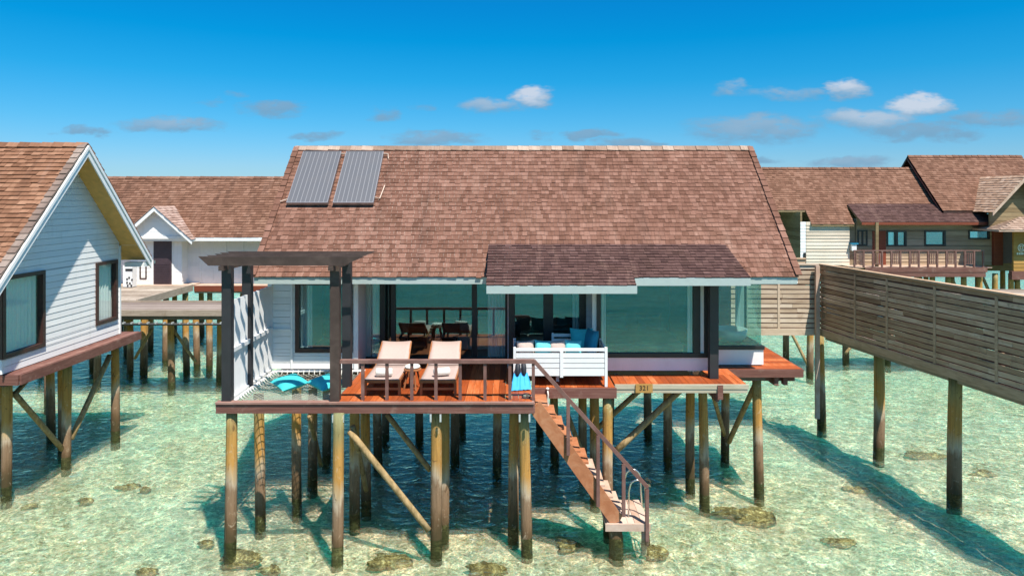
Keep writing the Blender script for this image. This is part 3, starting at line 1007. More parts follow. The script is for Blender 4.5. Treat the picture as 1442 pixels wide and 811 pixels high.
# decks
dk = MB()
deck_boards(dk, -3.62, 0.42, 14.02, GY - .05, DZ)
dk_o = dk.build('sun_deck', M['deck'], villa)
b = MB()
b.box(-6.06, 0.44, 13.96, 14.015, DZ - .235, DZ - .045)
b.box(-6.06, -3.62, 14.016, 14.12, DZ - .20, DZ - .03)
b.box(0.425, 0.47, 13.965, 15.0, DZ - .23, DZ - .04)
b.box(-3.66, -3.625, 14.14, 16.5, DZ - .23, DZ - .02)
b.build('fascia', M['fascia'], dk_o)
b = MB()
b.box(-6.06, 0.45, 13.93, 14.10, DZ - .042, DZ - .004)
b.build('edge_board', M['edge'], dk_o)
b = MB()
for yy in (14.3, 15.3, 16.4):
    b.box(-3.6, 0.4, yy - .04, yy + .04, DZ - .23, DZ - .045)
build_each(b, 'joist', M['fascia'], dk_o)
dk = MB()
deck_boards(dk, 0.48, 2.27, 15.06, dY - .03, DZ)
dk_o = dk.build('daybed_deck', M['deck'], villa)
MB().box(0.475, 2.30, 14.99, 15.055, DZ - .23, DZ - .012).box(2.26, 2.30, 15.06, 15.4, DZ - .22, DZ - .045).build('fascia', M['fascia'], dk_o)
MB().box(0.48, 2.25, 15.6, 15.7, DZ - .24, DZ - .045).build('joist', M['fascia'], dk_o)
dk = MB()
deck_boards(dk, 2.305, 5.26, 15.34, BY - .0, DZ)
dk_o = dk.build('bedroom_deck', M['deck'], villa)
MB().box(2.31, 5.30, 15.285, 15.335, DZ - .11, DZ - .012).box(2.31, 5.28, 15.30, 15.34, DZ - .20, DZ - .114).build('fascia', M['pale_beam'], dk_o)
b = MB()
b.box(4.60, 4.72, 15.26, 15.283, DZ - .34, DZ - .02)
b.box(4.58, 4.64, 15.3, 16.0, DZ - .40, DZ - .21)
build_each(b, 'joist', M['fascia'], dk_o)
b = MB()
for xx in (2.5, 3.4, 4.3, 5.1):
    b.box(xx - .04, xx + .04, 15.36, 16.4, DZ - .22, DZ - .05)
build_each(b, 'joist', M['pale_beam'], dk_o)
dk = MB()
deck_boards(dk, 5.265, 7.06, 16.68, 19.4, DZ, along='x')
dk.box(4.6, 5.26, BY + .0, 16.9, DZ - .04, DZ - .002)
dk_o = dk.build('bay_deck', M['deck'], villa)
MB().box(5.22, 7.10, 16.62, 16.675, DZ - .20, DZ - .012).box(7.065, 7.105, 16.68, 19.4, DZ - .20, DZ - .006).build('fascia', M['fascia'], dk_o)
b = MB()
b.box(5.8, 7.0, 16.9, 17.02, DZ - .36, DZ - .05)
b.box(6.42, 6.52, 16.70, 19.2, DZ - .42, DZ - .21)
b.box(6.66, 6.76, 16.74, 16.9, DZ - .42, DZ - .21)
build_each(b, 'joist', M['fascia'], dk_o)

# railing of the sun deck
rl = MB()
ry = 14.10
rl.box(X(476, ry), X(753, ry), ry - .055, ry + .055, Z(511, ry), Z(506, ry))
rail_o = rl.build('railing', M['rail'], villa)
for px in (511, 545, 580, 614, 648, 683, 718, 751):
    xx = X(px, ry)
    MB().box(xx - .032, xx + .032, ry - .03, ry + .03, DZ, Z(511, ry) - .002).build('baluster', M['rail'], rail_o)

# piles
MAIN_PILES = [(326, 760), (364, 723), (418, 700), (440, 668), (460, 640), (478, 766), (499, 720), (514, 702), (530, 642), (614, 757), (626, 735),
              (738, 756), (725, 738), (836, 688), (855, 727), (912, 604), (940, 640), (972, 672), (989, 694), (1022, 632), (1066, 678),
              (545, 610), (590, 615), (640, 640), (700, 655), (780, 640), (820, 650), (650, 600), (760, 603), (860, 600)]
for (px, py) in MAIN_PILES:
    pile(villa, px, py, 0.112 if py > 690 else 0.115)
pile(villa, 0, 0, 0.15, 0.2, x=X(866, 14.25), y=14.3)
# pile-head brackets
for (px, yy) in ((478, 14.05), (614, 14.08), (738, 14.08)):
    b = MB()
    for s in (-.11, .09):
        xx = X(px, yy) + s
        b.box(xx, xx + .035, yy - .15, yy - .12, DZ - .40, DZ - .25)
    build_each(b, 'bracket', M['galv'], villa)
# raking braces
brace(villa, P(492, 606, 14.2), P(604, 746, 14.1), .065)
brace(villa, P(545, 583, 15.4), P(606, 662, 15.4), .06)
brace(villa, P(958, 549, 16.0), P(868, 634, 15.8), .075)
brace(villa, P(902, 548, 17.5), P(838, 606, 17.4), .07)
brace(villa, P(1064, 540, 17.0), P(1026, 622, 18.6), .07)
brace(villa, P(1003, 552, 16.8), P(1020, 612, 18.6), .055)
brace(villa, P(436, 585, 16.6), P(452, 655, 18.4), .06)
brace(villa, P(497, 600, 15.0), P(516, 690, 16.0), .06)
brace(villa, P(800, 585, 16.6), P(835, 680, 16.6), .06)

# number plate on the deck edge
pl = thing('number_plate', 'small wooden plate with the number 321 on the pale deck edge', 'sign', (X(907, 15.26), 15.26, DZ - .1))
MB().box(X(895, 15.26), X(919, 15.26), 15.255, 15.278, DZ - .185, DZ + .012).build('plate', M['sign_wood'], pl)
fc = bpy.data.curves.new('number', 'FONT')
fc.body = '321'
fc.size = 0.15
fc.extrude = 0.004
fc.align_x = 'CENTER'
fc.align_y = 'CENTER'
tmp = bpy.data.objects.new('number_outline', fc)
fm_ = bpy.data.meshes.new_from_object(tmp)
bpy.data.objects.remove(tmp)
fm_.materials.clear()
fm_.materials.append(M['ink'])
fo = bpy.data.objects.new('number', fm_)
COL.objects.link(fo)
fo.parent = pl
fo.location = (0, -0.008, 0.02)
fo.rotation_euler = (R(90), 0, 0)

# solar collectors on the roof
NN = Vector((0, -(ZR - ZE), YR - YE)).normalized()
SU = SL.normalized()
def on_roof(x, y, n):
    return Vector((x, y, ZE + (y - YE) * (ZR - ZE) / (YR - YE))) + NN * n
for (xa, xb, lab) in ((-5.68, -4.64, 'grey solar panel on the shingle roof, nearest the roof edge'),
                      (-4.51, -3.49, 'grey solar panel with a pale pipe at its side on the shingle roof')):
    c = on_roof((xa + xb) / 2, 17.97, 0.10)
    t = thing('solar_panel', lab, 'solar panel', c, 'solar panels on the central roof')
    hw, hl = (xb - xa) / 2, 0.985
    def loc(uu, vv, nn):
        return c + Vector((uu, 0, 0)) + SU * vv + NN * nn
    b = MB()
    b.obox(loc(0, 0, 0), Vector((hw - .022, 0, 0)), SU * (hl - .022), NN * .035)
    b.build('collector', M['absorber'], t)
    b = MB()
    for s in (-1, 1):
        b.obox(loc(s * (hw - .011), 0, 0), Vector((.011, 0, 0)), SU * hl, NN * .045)
        b.obox(loc(0, s * (hl - .011), 0), Vector((hw - .023, 0, 0)), SU * .011, NN * .044)
    b.build('frame', M['alu'], t)
    b = MB()
    for s in (-.75, .75):
        b.obox(loc(s * hw, -hl + .15, -.08), Vector((.02, 0, 0)), SU * .02, NN * .035)
        b.obox(loc(s * hw, hl - .15, -.08), Vector((.02, 0, 0)), SU * .02, NN * .035)
    b.obox(loc(0, -hl + .05, -.07), Vector((hw - .03, 0, 0)), SU * .02, NN * .02)
    b.build('bracket', M['pipe_dark'], t)
    pts = [loc(hw, -hl + .25, -.02), loc(hw + .12, -hl + .22, -.03), loc(hw + .16, -hl + .5, -.03), loc(hw + .18, -hl + .72, -.05)] if xb > -4 else \
          [loc(-hw, -hl + .2, -.02), loc(-hw - .2, -hl + .12, -.04)]
    MB().tube(pts, .014, 8).build('pipe', M['copper'], t)
    MB().tube([loc(hw - .1, hl - .06, .02), loc(hw + .12, hl - .06, .0), loc(hw + .14, hl - .2, -.05)], .014, 8).build('pipe', M['copper'], t)

# ------------------------------------------------------------------ pergola, screen, net
pg = thing('pergola', 'dark timber pergola of flat slats over the net beside the sun deck', 'pergola', (-4.8, 14.6, DZ))
px0, px1, py0, py1 = -5.87, -3.66, 14.10, 15.16
for (xx, yy, dark) in ((px0, py0, 1), (px1 + .02, py0 - .02, 0), (px0, py1, 1), (px1, py1, 1)):
    MB().box(xx - .095, xx + .095, yy - .085, yy + .085, DZ - .02, 5.69).build('post', M['pergola_post' if dark else 'pergola'], pg)
for xx in (px0, px1):
    MB().box(xx - .05, xx + .05, 13.76, 15.28, 5.60, 5.695).build('beam', M['pergola'], pg)
ys = 13.80
for i in range(5):
    y = 13.82 + i * 0.335
    za_, zb_ = (5.70, 5.885) if i == 0 else (5.80, 5.88)
    b = MB()
    b.prism([(-6.14, y - .03, za_), (-3.42, y - .03, za_), (-2.98 - .02 * (i % 2), y - .03, zb_), (-6.34 + .02 * (i % 3), y - .03, zb_)], (0, 0.06, 0))
    b.build('slat', M['pergola'], pg)

sc = thing('privacy_screen', 'white timber privacy screen with angled boards beside the net', 'screen', (-5.86, 15.3, DZ))
b = MB()
nb = 9
for i in range(nb):
    y = 14.22 + i * (16.42 - 14.22) / (nb - 1)
    d = Vector((0.028, 0.13, 0))
    for (za_, zb_) in ((DZ + .05, 3.86), (3.96, 4.93)):
        b.obox((-5.86, y, (za_ + zb_) / 2), d, Vector((-.014, .003, 0)), Vector((0, 0, (zb_ - za_) / 2)))
b.build('slat', M['white_paint'], sc)
b = MB()
b.box(-5.95, -5.78, 14.12, 16.52, 3.865, 3.955)
b.box(-5.93, -5.80, 14.12, 16.52, DZ - .03, DZ + .045)
build_each(b, 'rail', M['white_paint'], sc)

nt = thing('hammock_net', 'overwater rope net with white laced frame between screen and sun deck', 'net', (-4.7, 15.3, DZ - .05))
nx0, nx1, ny0, ny1, nz = -5.66, -3.72, 14.20, 16.42, DZ - .07
b = MB()
stp = 0.125
def clipseg(x, y, dx_, dy_):
    t = 0
    return None
kk = -3.0
W_, H_ = nx1 - nx0, ny1 - ny0
def sag(x, y):
    a = (x - nx0) / W_; c = (y - ny0) / H_
    return nz - 0.10 * 16 * a * (1 - a) * c * (1 - c)
for sgn in (1, -1):
    n = int((W_ + H_) / stp)
    for i in range(1, n):
        s = i * stp
        # lines a + c = s   or   a + (H - c) = s
        a0, a1 = max(0, s - H_), min(W_, s)
        if a1 - a0 < 0.05:
            continue
        pts = []
        m_ = 6
        for j in range(m_ + 1):
            a = a0 + (a1 - a0) * j / m_
            c = s - a
            if sgn < 0:
                c = H_ - c
            x, y = nx0 + a, ny0 + c
            pts.append((x, y, sag(x, y) + 0.004 * sgn))
        b.tube(pts, 0.0065, 4, caps=False)
b.build('netting', M['net'], nt)
b = MB()
b.tube([(-5.74, 14.15, DZ - .02), (-5.72, 16.38, DZ - .02), (-5.66, 16.47, DZ - .01), (-3.55, 16.50, DZ - .01)], 0.035, 10)
b.build('frame', M['white_paint'], nt, smooth=True)
b = MB()
for i in range(17):
    y = 14.25 + i * 0.13
    b.tube([(-5.77, y, DZ - .01), (-5.70, y + .03, DZ + .03), (-5.62, y + .05, nz)], 0.013, 6)
for i in range(15):
    x = -5.55 + i * 0.13
    b.tube([(x, 16.5, DZ), (x + .02, 16.44, DZ + .02), (x + .03, 16.36, nz)], 0.010, 6)
build_each(b, 'lacing_rope', M['rope'], nt, smooth=True)
for (px, lab, rot) in ((408, 'turquoise floor cushion on the rope net beside the screen', .78), (460, 'turquoise floor cushion on the rope net by the pergola post', .85)):
    yy = 15.25
    c = Vector((X(px, yy), yy, DZ + .055))
    a = Vector((math.cos(rot), math.sin(rot), 0.10)) * .32
    bb = Vector((-math.sin(rot), math.cos(rot), 0.12)) * .32
    o = MB().cushion(c, a, bb, (0, 0, .11)).build('floor_cushion', M['turq'], None, smooth=True)
    tag(o, lab, 'cushion', 'turquoise cushions on the net')

# ------------------------------------------------------------------ stair to the water
stt = thing('water_stair', 'steep timber stair running from the sun deck down to the sea', 'stair', (0.46, 14.5, 0))
sA, sB = Vector((0.47, 0, DZ - .13)), Vector((2.17, 0, 0.40))
dS = sB - sA
for yy, nm in ((14.14, 'near'), (15.02, 'far')):
    b = MB()
    n_ = Vector((-dS.z, 0, dS.x)).normalized()
    n_ = n_ if n_.z > 0 else -n_
    p1, p2 = Vector((sA.x, yy, sA.z)), Vector((sB.x, yy, sB.z))
    b.prism([p1 - n_ * .15, p1 + n_ * .14, p2 + n_ * .14, p2 + n_ * .03 + dS.normalized() * .06, p2 - n_ * .15], (0, .055, 0))
    b.build('stringer', M['stair'], stt)
NT_ = 10
for i in range(NT_):
    t = (i + 0.5) / NT_
    c = sA + dS * t
    MB().box(c.x - .06, c.x + .19, 14.20, 15.016, c.z + .07, c.z + .112).build('tread', M['stair' if i < 6 else 'landing'], stt)
lz = 0.34
b = MB()
deck_boards(b, 1.97, 2.84, 14.14, 15.24, lz, 'y', .145, .008, .045)
ld = b.build('landing', M['landing'], stt)
MB().box(1.93, 2.86, 14.095, 14.135, lz - .15, lz - .0).box(1.95, 2.0, 14.14, 15.2, lz - .14, lz - .05).box(2.82, 2.865, 14.14, 15.2, lz - .14, lz - .05).build('edge_board', M['landing'], ld)
MB().box(2.70, 2.80, 14.16, 14.26, -.35, lz - .05).build('leg', M['landing'], ld)
# handrail
hr = MB()
hy = 14.10
h0, h1 = P(752, 508, hy), P(912, 686, hy)
hr.bar(h0, h1, 0.06, 0.075)
hro = hr.build('handrail', M['rail'], stt)
for (px, pt, pb) in ((800, 563, 640), (842, 612, 712), (878, 652, 726), (911, 688, 768)):
    p = P(px, pt, hy)
    MB().box(p.x - .035, p.x + .035, hy - .045, hy + .03, Z(pb, hy), p.z).build('baluster', M['rail'], hro)
# steel hoops of the swim ladder
lad = thing('swim_ladder', 'stainless steel swim ladder with two hoop handles on the stair landing', 'ladder', (2.6, 14.7, lz))
for yy in (14.42, 14.98):
    pts = []
    x_a, x_b = 2.46, 2.80
    pts.append((x_a, yy, lz + .0))
    pts.append((x_a + .01, yy, lz + .55))
    for j in range(9):
        a = math.pi - math.pi * j / 8
        pts.append(((x_a + x_b) / 2 + .02 + .16 * math.cos(a), yy, lz + .62 + .16 * math.sin(a)))
    pts.append((x_b + .03, yy, lz + .30))
    pts.append((x_b + .12, yy, -.45))
    MB().tube(pts, .019, 10).build('hoop', M['steel'], lad, smooth=True)
for i, zz in enumerate((0.05, -.2, -.4)):
    MB().tube([(x_b + .07 + (.3 - zz) * .05, 14.42, zz), (x_b + .07 + (.3 - zz) * .05, 14.98, zz)], .018, 8).build('rung', M['steel'], lad, smooth=True)
# rope on the deck edge
pts = [P(771, 549, 14.95), P(772, 556, 14.93), P(771, 563, 14.95), P(772, 572, 14.95), P(775, 580, 14.97)]
rp = MB().tube(pts, .016, 8)
rp.lathe(P(771, 547, 14.95) - Vector((0, 0, .03)), [(.001, 0), (.03, .01), (.036, .03), (.03, .05), (.001, .06)], 10)
tag(rp.build('rope', M['rope'], smooth=True), 'short white rope with a knot hanging off the deck edge', 'rope')

# ------------------------------------------------------------------ deck furniture
lg = thing('sun_lounger', 'reclined beige sling lounger beside the pergola post, left of the stool', 'sun lounger', (-2.74, 14.34, DZ), 'sun loungers on the deck')
def make_lounger(t):
    o0 = Vector(t.location)
    g = lambda x, y, z: o0 + Vector((x, y, z))
    hw = .36
    hinge, sz = 1.22, .35
    ta, tz = 1.91, .745
    b = MB()
    for s in (-1, 1):
        b.bar(g(s * hw, 0, sz - .03), g(s * hw, 1.75, sz - .03), .045, .06)
        b.bar(g(s * hw, hinge, sz - .02), g(s * (hw - .02), ta, tz), .035, .04)
    b.bar(g(-hw, .02, sz - .035), g(hw, .02, sz - .035), .05, .06)
    b.bar(g(-hw, .10, .14), g(hw, .10, .14), .04, .05)
    b.bar(g(-hw, 1.55, .20), g(hw, 1.55, .20), .04, .05)
    b.bar(g(-hw, 1.70, sz - .05), g(hw, 1.70, sz - .05), .04, .05)
    b.bar(g(-hw + .04, 1.6, sz - .02), g(-hw + .06, 1.66, tz - .22), .03, .03)
    b.bar(g(hw - .04, 1.6, sz - .02), g(hw - .06, 1.66, tz - .22), .03, .03)
    b.build('frame', M['teak'], t)
    for s in (-1, 1):
        for y in (.10, 1.55):
            MB().box(o0.x + s * hw - .028, o0.x + s * hw + .028, o0.y + y - .03, o0.y + y + .03, DZ, DZ + sz - .05).build('leg', M['teak'], t)
    # sling: gently sagging sheets
    def sheet(pts, name):
        vs = []
        nx_ = 8
        for (y, z, sg, w2) in pts:
            for i in range(nx_ + 1):
                a = -1 + 2 * i / nx_
                vs.append(g(a * w2, y, z - sg * (1 - a * a)))
        nn = len(pts)
        fs = [(j * 9 + i, j * 9 + i + 1, (j + 1) * 9 + i + 1, (j + 1) * 9 + i) for j in range(nn - 1) for i in range(nx_)]
        bb = MB().add(vs, fs)
        o = bb.build(name, M['sling'], t, smooth=True)
        m_ = o.modifiers.new('thickness', 'SOLIDIFY')
        m_.thickness = 0.012
        return o
    sheet([(.0, sz + .012, .0, hw - .005), (.05, sz + .015, .015, hw - .005), (.5, sz + .01, .035, hw - .005), (1.0, sz + .01, .03, hw - .005), (hinge - .01, sz + .02, .01, hw - .005)], 'seat')
    sheet([(hinge + .01, sz + .03, .01, hw - .01), (hinge + .2, sz + .13, .025, hw - .012), (1.7, .64, .03, hw - .018), (ta, tz + .025, .02, hw - .02)], 'backrest')
make_lounger(lg)
lg2 = copy_tree(lg)
lg2.location = (-1.56, 14.34, DZ)
lg2['label'] = 'reclined beige sling lounger on the deck, right of the stool'
def towel(c, ang, lab):
    c = Vector(c)
    d = Vector((math.cos(ang), math.sin(ang), 0))
    s = Vector((-math.sin(ang), math.cos(ang), 0))
    b = MB()
    b.tube([c - d * .17, c - d * .16, c + d * .16, c + d * .17], .07, 18, rad=[.07, .082, .082, .07])
    # spiral of the roll on the ends
    for sg in (-1, 1):
        pts = []
        for i in range(26):
            a = i * .55
            r = .064 * (1 - i / 28)
            pts.append(c + d * (sg * .171) + s * (r * math.cos(a)) + Vector((0, 0, r * math.sin(a))))
        b.tube(pts, .005, 5)
    tag(b.build('rolled_towel', M['towel'], None, smooth=True), lab, 'towel', 'rolled towels on the loungers')
towel((X(541, 14.62), 14.62, DZ + .445), .06, 'rolled white towel lying level on the lounger left of the stool')
towel((X(622, 14.66), 14.66, DZ + .445), .28, 'rolled white towel lying askew on the lounger right of the stool')
sx, sy = X(581, 14.95), 14.95
stl = thing('stool', 'round teak stool with splayed legs between the two loungers', 'stool', (sx, sy, DZ))
MB().lathe((sx, sy, DZ + .40), [(.17, 0), (.19, .01), (.19, .035), (.17, .045)], 24).build('seat', M['teak'], stl)
for i in range(4):
    a = i * math.pi / 2 + .5
    c_, s_ = math.cos(a), math.sin(a)
    MB().tube([(sx + .20 * c_, sy + .20 * s_, DZ), (sx + .10 * c_, sy + .10 * s_, DZ + .41)], .022, 8).build('leg', M['teak'], stl)
ct = MB()
ct.lathe((sx, sy, DZ + .447), [(.12, 0), (.155, .012), (.17, .035), (.155, .06), (.10, .07), (.02, .062)], 24)
tag(ct.build('seat_pad', M['towel'], None, smooth=True), 'round cream pad lying on the stool between the loungers', 'cushion')

# daybed
db = thing('daybed', 'white slatted outdoor daybed with its back to the railing', 'daybed', (1.06, 15.1, DZ))
d0, d1, dyf, dyb = 0.03, 2.11, 15.07, 16.05
for (xx, yy) in ((d0, dyf), (d1, dyf), (d0, dyb), (d1, dyb)):
    zt = 3.765
    zb_ = DZ + .0
    MB().box(xx - .06 if xx > 1 else xx, xx if xx > 1 else xx + .06, yy, yy + .06, zb_, zt).build('leg', M['white_paint'], db)
b = MB()
b.box(d0 + .062, d1 - .062, dyf + .005, dyf + .055, 3.685, 3.745)
b.box(1.06, 1.13, dyf - .006, dyf + .06, 3.11, 3.684)
b.build('back_frame', M['white_paint'], db)
for (za_, zb_) in ((3.535, 3.64), (3.425, 3.52), (3.315, 3.41), (3.14, 3.30)):
    for (xa, xb) in ((d0 + .063, 1.058), (1.132, d1 - .063)):
        MB().box(xa, xb, dyf + .014, dyf + .044, za_, zb_).build('slat', M['white_paint'], db)
b = MB()
for (za_, zb_) in ((3.685, 3.745), (3.535, 3.64), (3.425, 3.52), (3.315, 3.41), (3.14, 3.30)):
    for xx in (d0 + .015, d1 - .045):
        b.box(xx, xx + .03, dyf + .062, dyb - .002, za_, zb_)
build_each(b, 'side_slat', M['white_paint'], db)
MB().box(d0 + .065, d1 - .065, dyf + .064, dyb, 3.15, 3.23).build('base', M['white_paint'], db)
MB().box(1.0, 1.07, 15.5, 15.56, DZ, 3.148).build('leg', M['white_paint'], db)
MB().box(d0 + .07, d1 - .07, dyf + .07, dyb - .01, 3.235, 3.42).build('mattress', M['mattress'], db, bevel=.03)
cl_ = [(.30, 'beige', 'taupe cushion on the daybed at the end near the blue fins'), (.70, 'aqua', 'pale turquoise cushion between the two taupe daybed cushions'),
       (1.02, 'beige', 'taupe cushion between the two turquoise daybed cushions'), (1.36, 'aqua', 'pale turquoise cushion on the daybed, last in the row of four')]
for i, (xx, mm, lab) in enumerate(cl_):
    c = Vector((xx, 15.21 + .01 * i, 3.685))
    o = MB().cushion(c, (.20, .01, 0.015 * (-1) ** i), (0, .07, .20), (0, -.09, .03)).build('cushion', M[mm], None, smooth=True)
    tag(o, lab, 'cushion', 'cushions on the daybed')
tag(MB().cushion((.14, 15.5, 3.62), (.02, .19, 0), (-.03, 0, .19), (.08, 0, .02)).build('cushion', M['grey_fabric'], None, smooth=True), 'dark grey cushion leaning on the end of the daybed', 'cushion', 'cushions on the daybed')
tag(MB().cushion((1.80, 15.62, 3.75), (.09, -.30, 0.02), (.06, .02, .31), (.10, .03, .0)).build('cushion', M['blue_fabric'], None, smooth=True), 'big deep blue cushion leaning on the daybed arm by the bedroom window', 'cushion', 'cushions on the daybed')
tag(MB().cushion((1.62, 15.86, 3.74), (.27, -.03, 0), (0, .08, .29), (0, .10, .0)).build('cushion', M['turq'], None, smooth=True), 'teal cushion standing upright in the daybed corner by the door', 'cushion', 'cushions on the daybed')
# slatted armchair by the door
ac = thing('slatted_armchair', 'white slatted armchair in the shade beside the glass door', 'armchair', (1.22, 16.2, DZ))
b = MB()
for zc in (3.30, 3.42, 3.54, 3.66, 3.78):
    b.box(.98, 1.42, 16.18, 16.21, zc, zc + .07)
b.build('backrest', M['white_paint'], ac)
MB().box(.95, 1.45, 16.22, 16.58, 3.20, 3.27).build('seat', M['white_paint'], ac)
for (xx, yy) in ((.94, 16.17), (1.43, 16.17), (.94, 16.53), (1.43, 16.53)):
    MB().box(xx, xx + .05, yy, yy + .05, DZ, 3.87 if yy < 16.3 else 3.2).build('leg', M['white_paint'], ac)

# swim fins and mask at the railing
def fin(c, lean, lab):
    t = thing('swim_fin', lab, 'swim fin', c, 'swim fins by the daybed')
    c = Vector(c)
    ux = Vector((1, .15, 0)).normalized()
    up = Vector((lean, .50, 1)).normalized()
    nn = ux.cross(up).normalized()
    q = lambda a, h, n_=0: c + ux * a + up * h + nn * n_
    b = MB()
    b.prism([q(-.115, 0), q(-.04, .012), q(0, 0.0), q(.04, .012), q(.115, 0), q(.105, .16), q(.07, .36), q(-.07, .36), q(-.105, .16)], nn * .012)
    b.build('blade', M['fin_blue'], t)
    b = MB()
    for s in (-1, 1):
        b.tube([q(s * .112, .0, .006), q(s * .103, .16, .006), q(s * .068, .37, .006)], .012, 6)
    b.tube([q(0, .10, .012), q(0, .36, .014)], .008, 6)
    b.build('rib', M['fin_blue'], t)
    b = MB()
    b.tube([q(0, .30, .01), q(0, .36, .03), q(0, .45, .045), q(0, .54, .05), q(0, .60, .03)], .06, 12, rad=[.02, .05, .06, .055, .02])
    b.build('foot_pocket', M['rubber'], t, smooth=True)
fin((X(728, 14.74), 14.74, DZ + .01), .03, 'blue swim fin with black foot pocket leaning at the daybed back, next to the railing')
fin((X(740, 14.76), 14.76, DZ + .02), -.10, 'blue swim fin with black foot pocket leaning askew behind the other fin')
mk = thing('dive_mask', 'small clear dive mask lying on the deck beside the blue fins', 'dive mask', (X(741, 14.2), 14.2, DZ))
mc = Vector((X(741, 14.2), 14.2, DZ + .06))
pts = [mc + Vector((.085 * math.cos(a), -.02, .05 * math.sin(a))) for a in [i * math.pi / 8 for i in range(17)]]
MB().tube(pts, .014, 8).build('frame', M['rubber'], mk, smooth=True)
MB().prism([p + Vector((0, .004, 0)) for p in pts[:-1]], (0, .004, 0)).build('lens', M['glass_clear'], mk)
MB().tube([mc + Vector((.08, 0, 0)), mc + Vector((.13, .05, .03)), mc + Vector((.15, .08, -.03)), mc + Vector((.06, .12, -.04)), mc + Vector((-.08, 0, 0))], .010, 6).build('strap', M['rope'], mk, smooth=True)

# furniture seen through the living room glass
tb = thing('dining_table', 'dark dining table inside the living room behind the glass', 'table', (X(600, 18.6), 18.6, DZ))
tx = X(600, 18.6)
MB().lathe((tx, 18.6, DZ + .70), [(.60, 0), (.62, .015), (.60, .04)], 28).build('tabletop', M['wicker'], tb)
MB().lathe((tx, 18.6, DZ + .01), [(.3, 0), (.05, .05), (.05, .69)], 16).build('pedestal', M['wicker'], tb)
ch = thing('dining_chair', 'dark wicker chair inside the living room, on the curtain side of the table', 'chair', (X(562, 18.5), 18.5, DZ), 'dining chairs')
def chair(t):
    o0 = Vector(t.location)
    MB().box(o0.x - .26, o0.x + .26, o0.y - .24, o0.y + .24, DZ + .40, DZ + .46).build('seat', M['wicker'], t)
    MB().prism([o0 + Vector((-.26, -.26, .46)), o0 + Vector((.26, -.26, .46)), o0 + Vector((.34, -.34, .93)), o0 + Vector((-.34, -.34, .93))], (0, .05, 0)).build('backrest', M['wicker'], t)
    for (a, c) in ((-.23, -.21), (.23, -.21), (-.23, .21), (.23, .21)):
        MB().box(o0.x + a - .02, o0.x + a + .02, o0.y + c - .02, o0.y + c + .02, DZ + .01, DZ + .40).build('leg', M['wicker'], t)
chair(ch)
c2 = copy_tree(ch)
c2.location = (X(632, 18.5), 18.5, DZ)
c2['label'] = 'dark wicker chair inside the living room, on the sofa side of the table'
tr_ = MB().lathe((tx + .05, 18.45, DZ + .742), [(.05, 0), (.17, .03), (.18, .05), (.06, .06)], 18)
tag(tr_.build('serving_bowl', M['dim_linen'], None, smooth=True), 'white bowl on the dining table behind the glass', 'bowl')
sf = thing('sofa', 'pale upholstered sofa inside the living room near the right curtain', 'sofa', (X(672, 18.8), 18.8, DZ))
MB().box(X(645, 18.8), X(708, 18.8), 18.5, 19.3, DZ + .05, DZ + .42).build('seat', M['beige'], sf, bevel=.04)
MB().box(X(645, 18.8), X(708, 18.8), 19.3, 19.5, DZ + .05, DZ + .80).build('backrest', M['beige'], sf, bevel=.04)
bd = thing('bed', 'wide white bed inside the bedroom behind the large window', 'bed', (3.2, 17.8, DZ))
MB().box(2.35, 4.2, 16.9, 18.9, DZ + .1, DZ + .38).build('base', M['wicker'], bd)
MB().box(2.3, 4.25, 16.85, 18.9, DZ + .385, DZ + .58).build('mattress', M['dim_linen'], bd, bevel=.05)
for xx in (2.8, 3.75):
    MB().cushion((xx, 18.65, DZ + .75), (.36, 0, 0), (0, .08, .24), (0, -.1, .03)).build('pillow', M['dim_linen'], bd, smooth=True)
for (a0, a1, yy, n, lab) in (
        (513, 523, 17.50, 3, 'narrow pale sheer curtain in the glass corner nearest the pergola'), (524, 537, 17.50, 4, 'pale sheer curtain gathered beside the dark post of the living room'),
        (687, 713, 17.50, 6, 'pale sheer curtain at the sofa end of the living room'),
        (806, 819, 16.95, 3, 'pale sheer curtain gathered inside the glass door'),
        (968, 986, 16.2, 4, 'pale sheer curtain at the bay end of the bedroom window'),
        (845, 853, 16.2, 2, 'thin pale curtain at the daybed end of the bedroom window'),
        (420, 440, 16.78, 5, 'pale sheer curtain inside the small brown-framed window')):
    curtain(lab, (X(a0, yy), yy), (X(a1, yy), yy), DZ + .05, 5.25, n, .045)
curtain('white curtain hanging inside the bath bay', (X(1036, 18.0), 18.0), (X(1047, 18.1), 18.1), DZ + .55, 5.25, 4, .04)
tubb = MB()
tubb.lathe((5.62, 17.65, Z(487, CY) + .002), [(.30, 0), (.42, .12), (.45, .30), (.40, .30), (.28, .06)], 24)
tag(tubb.build('bathtub', M['glass_clear'] if False else M['white_paint'], None, smooth=True), 'white round bathtub inside the glazed bay', 'bathtub')

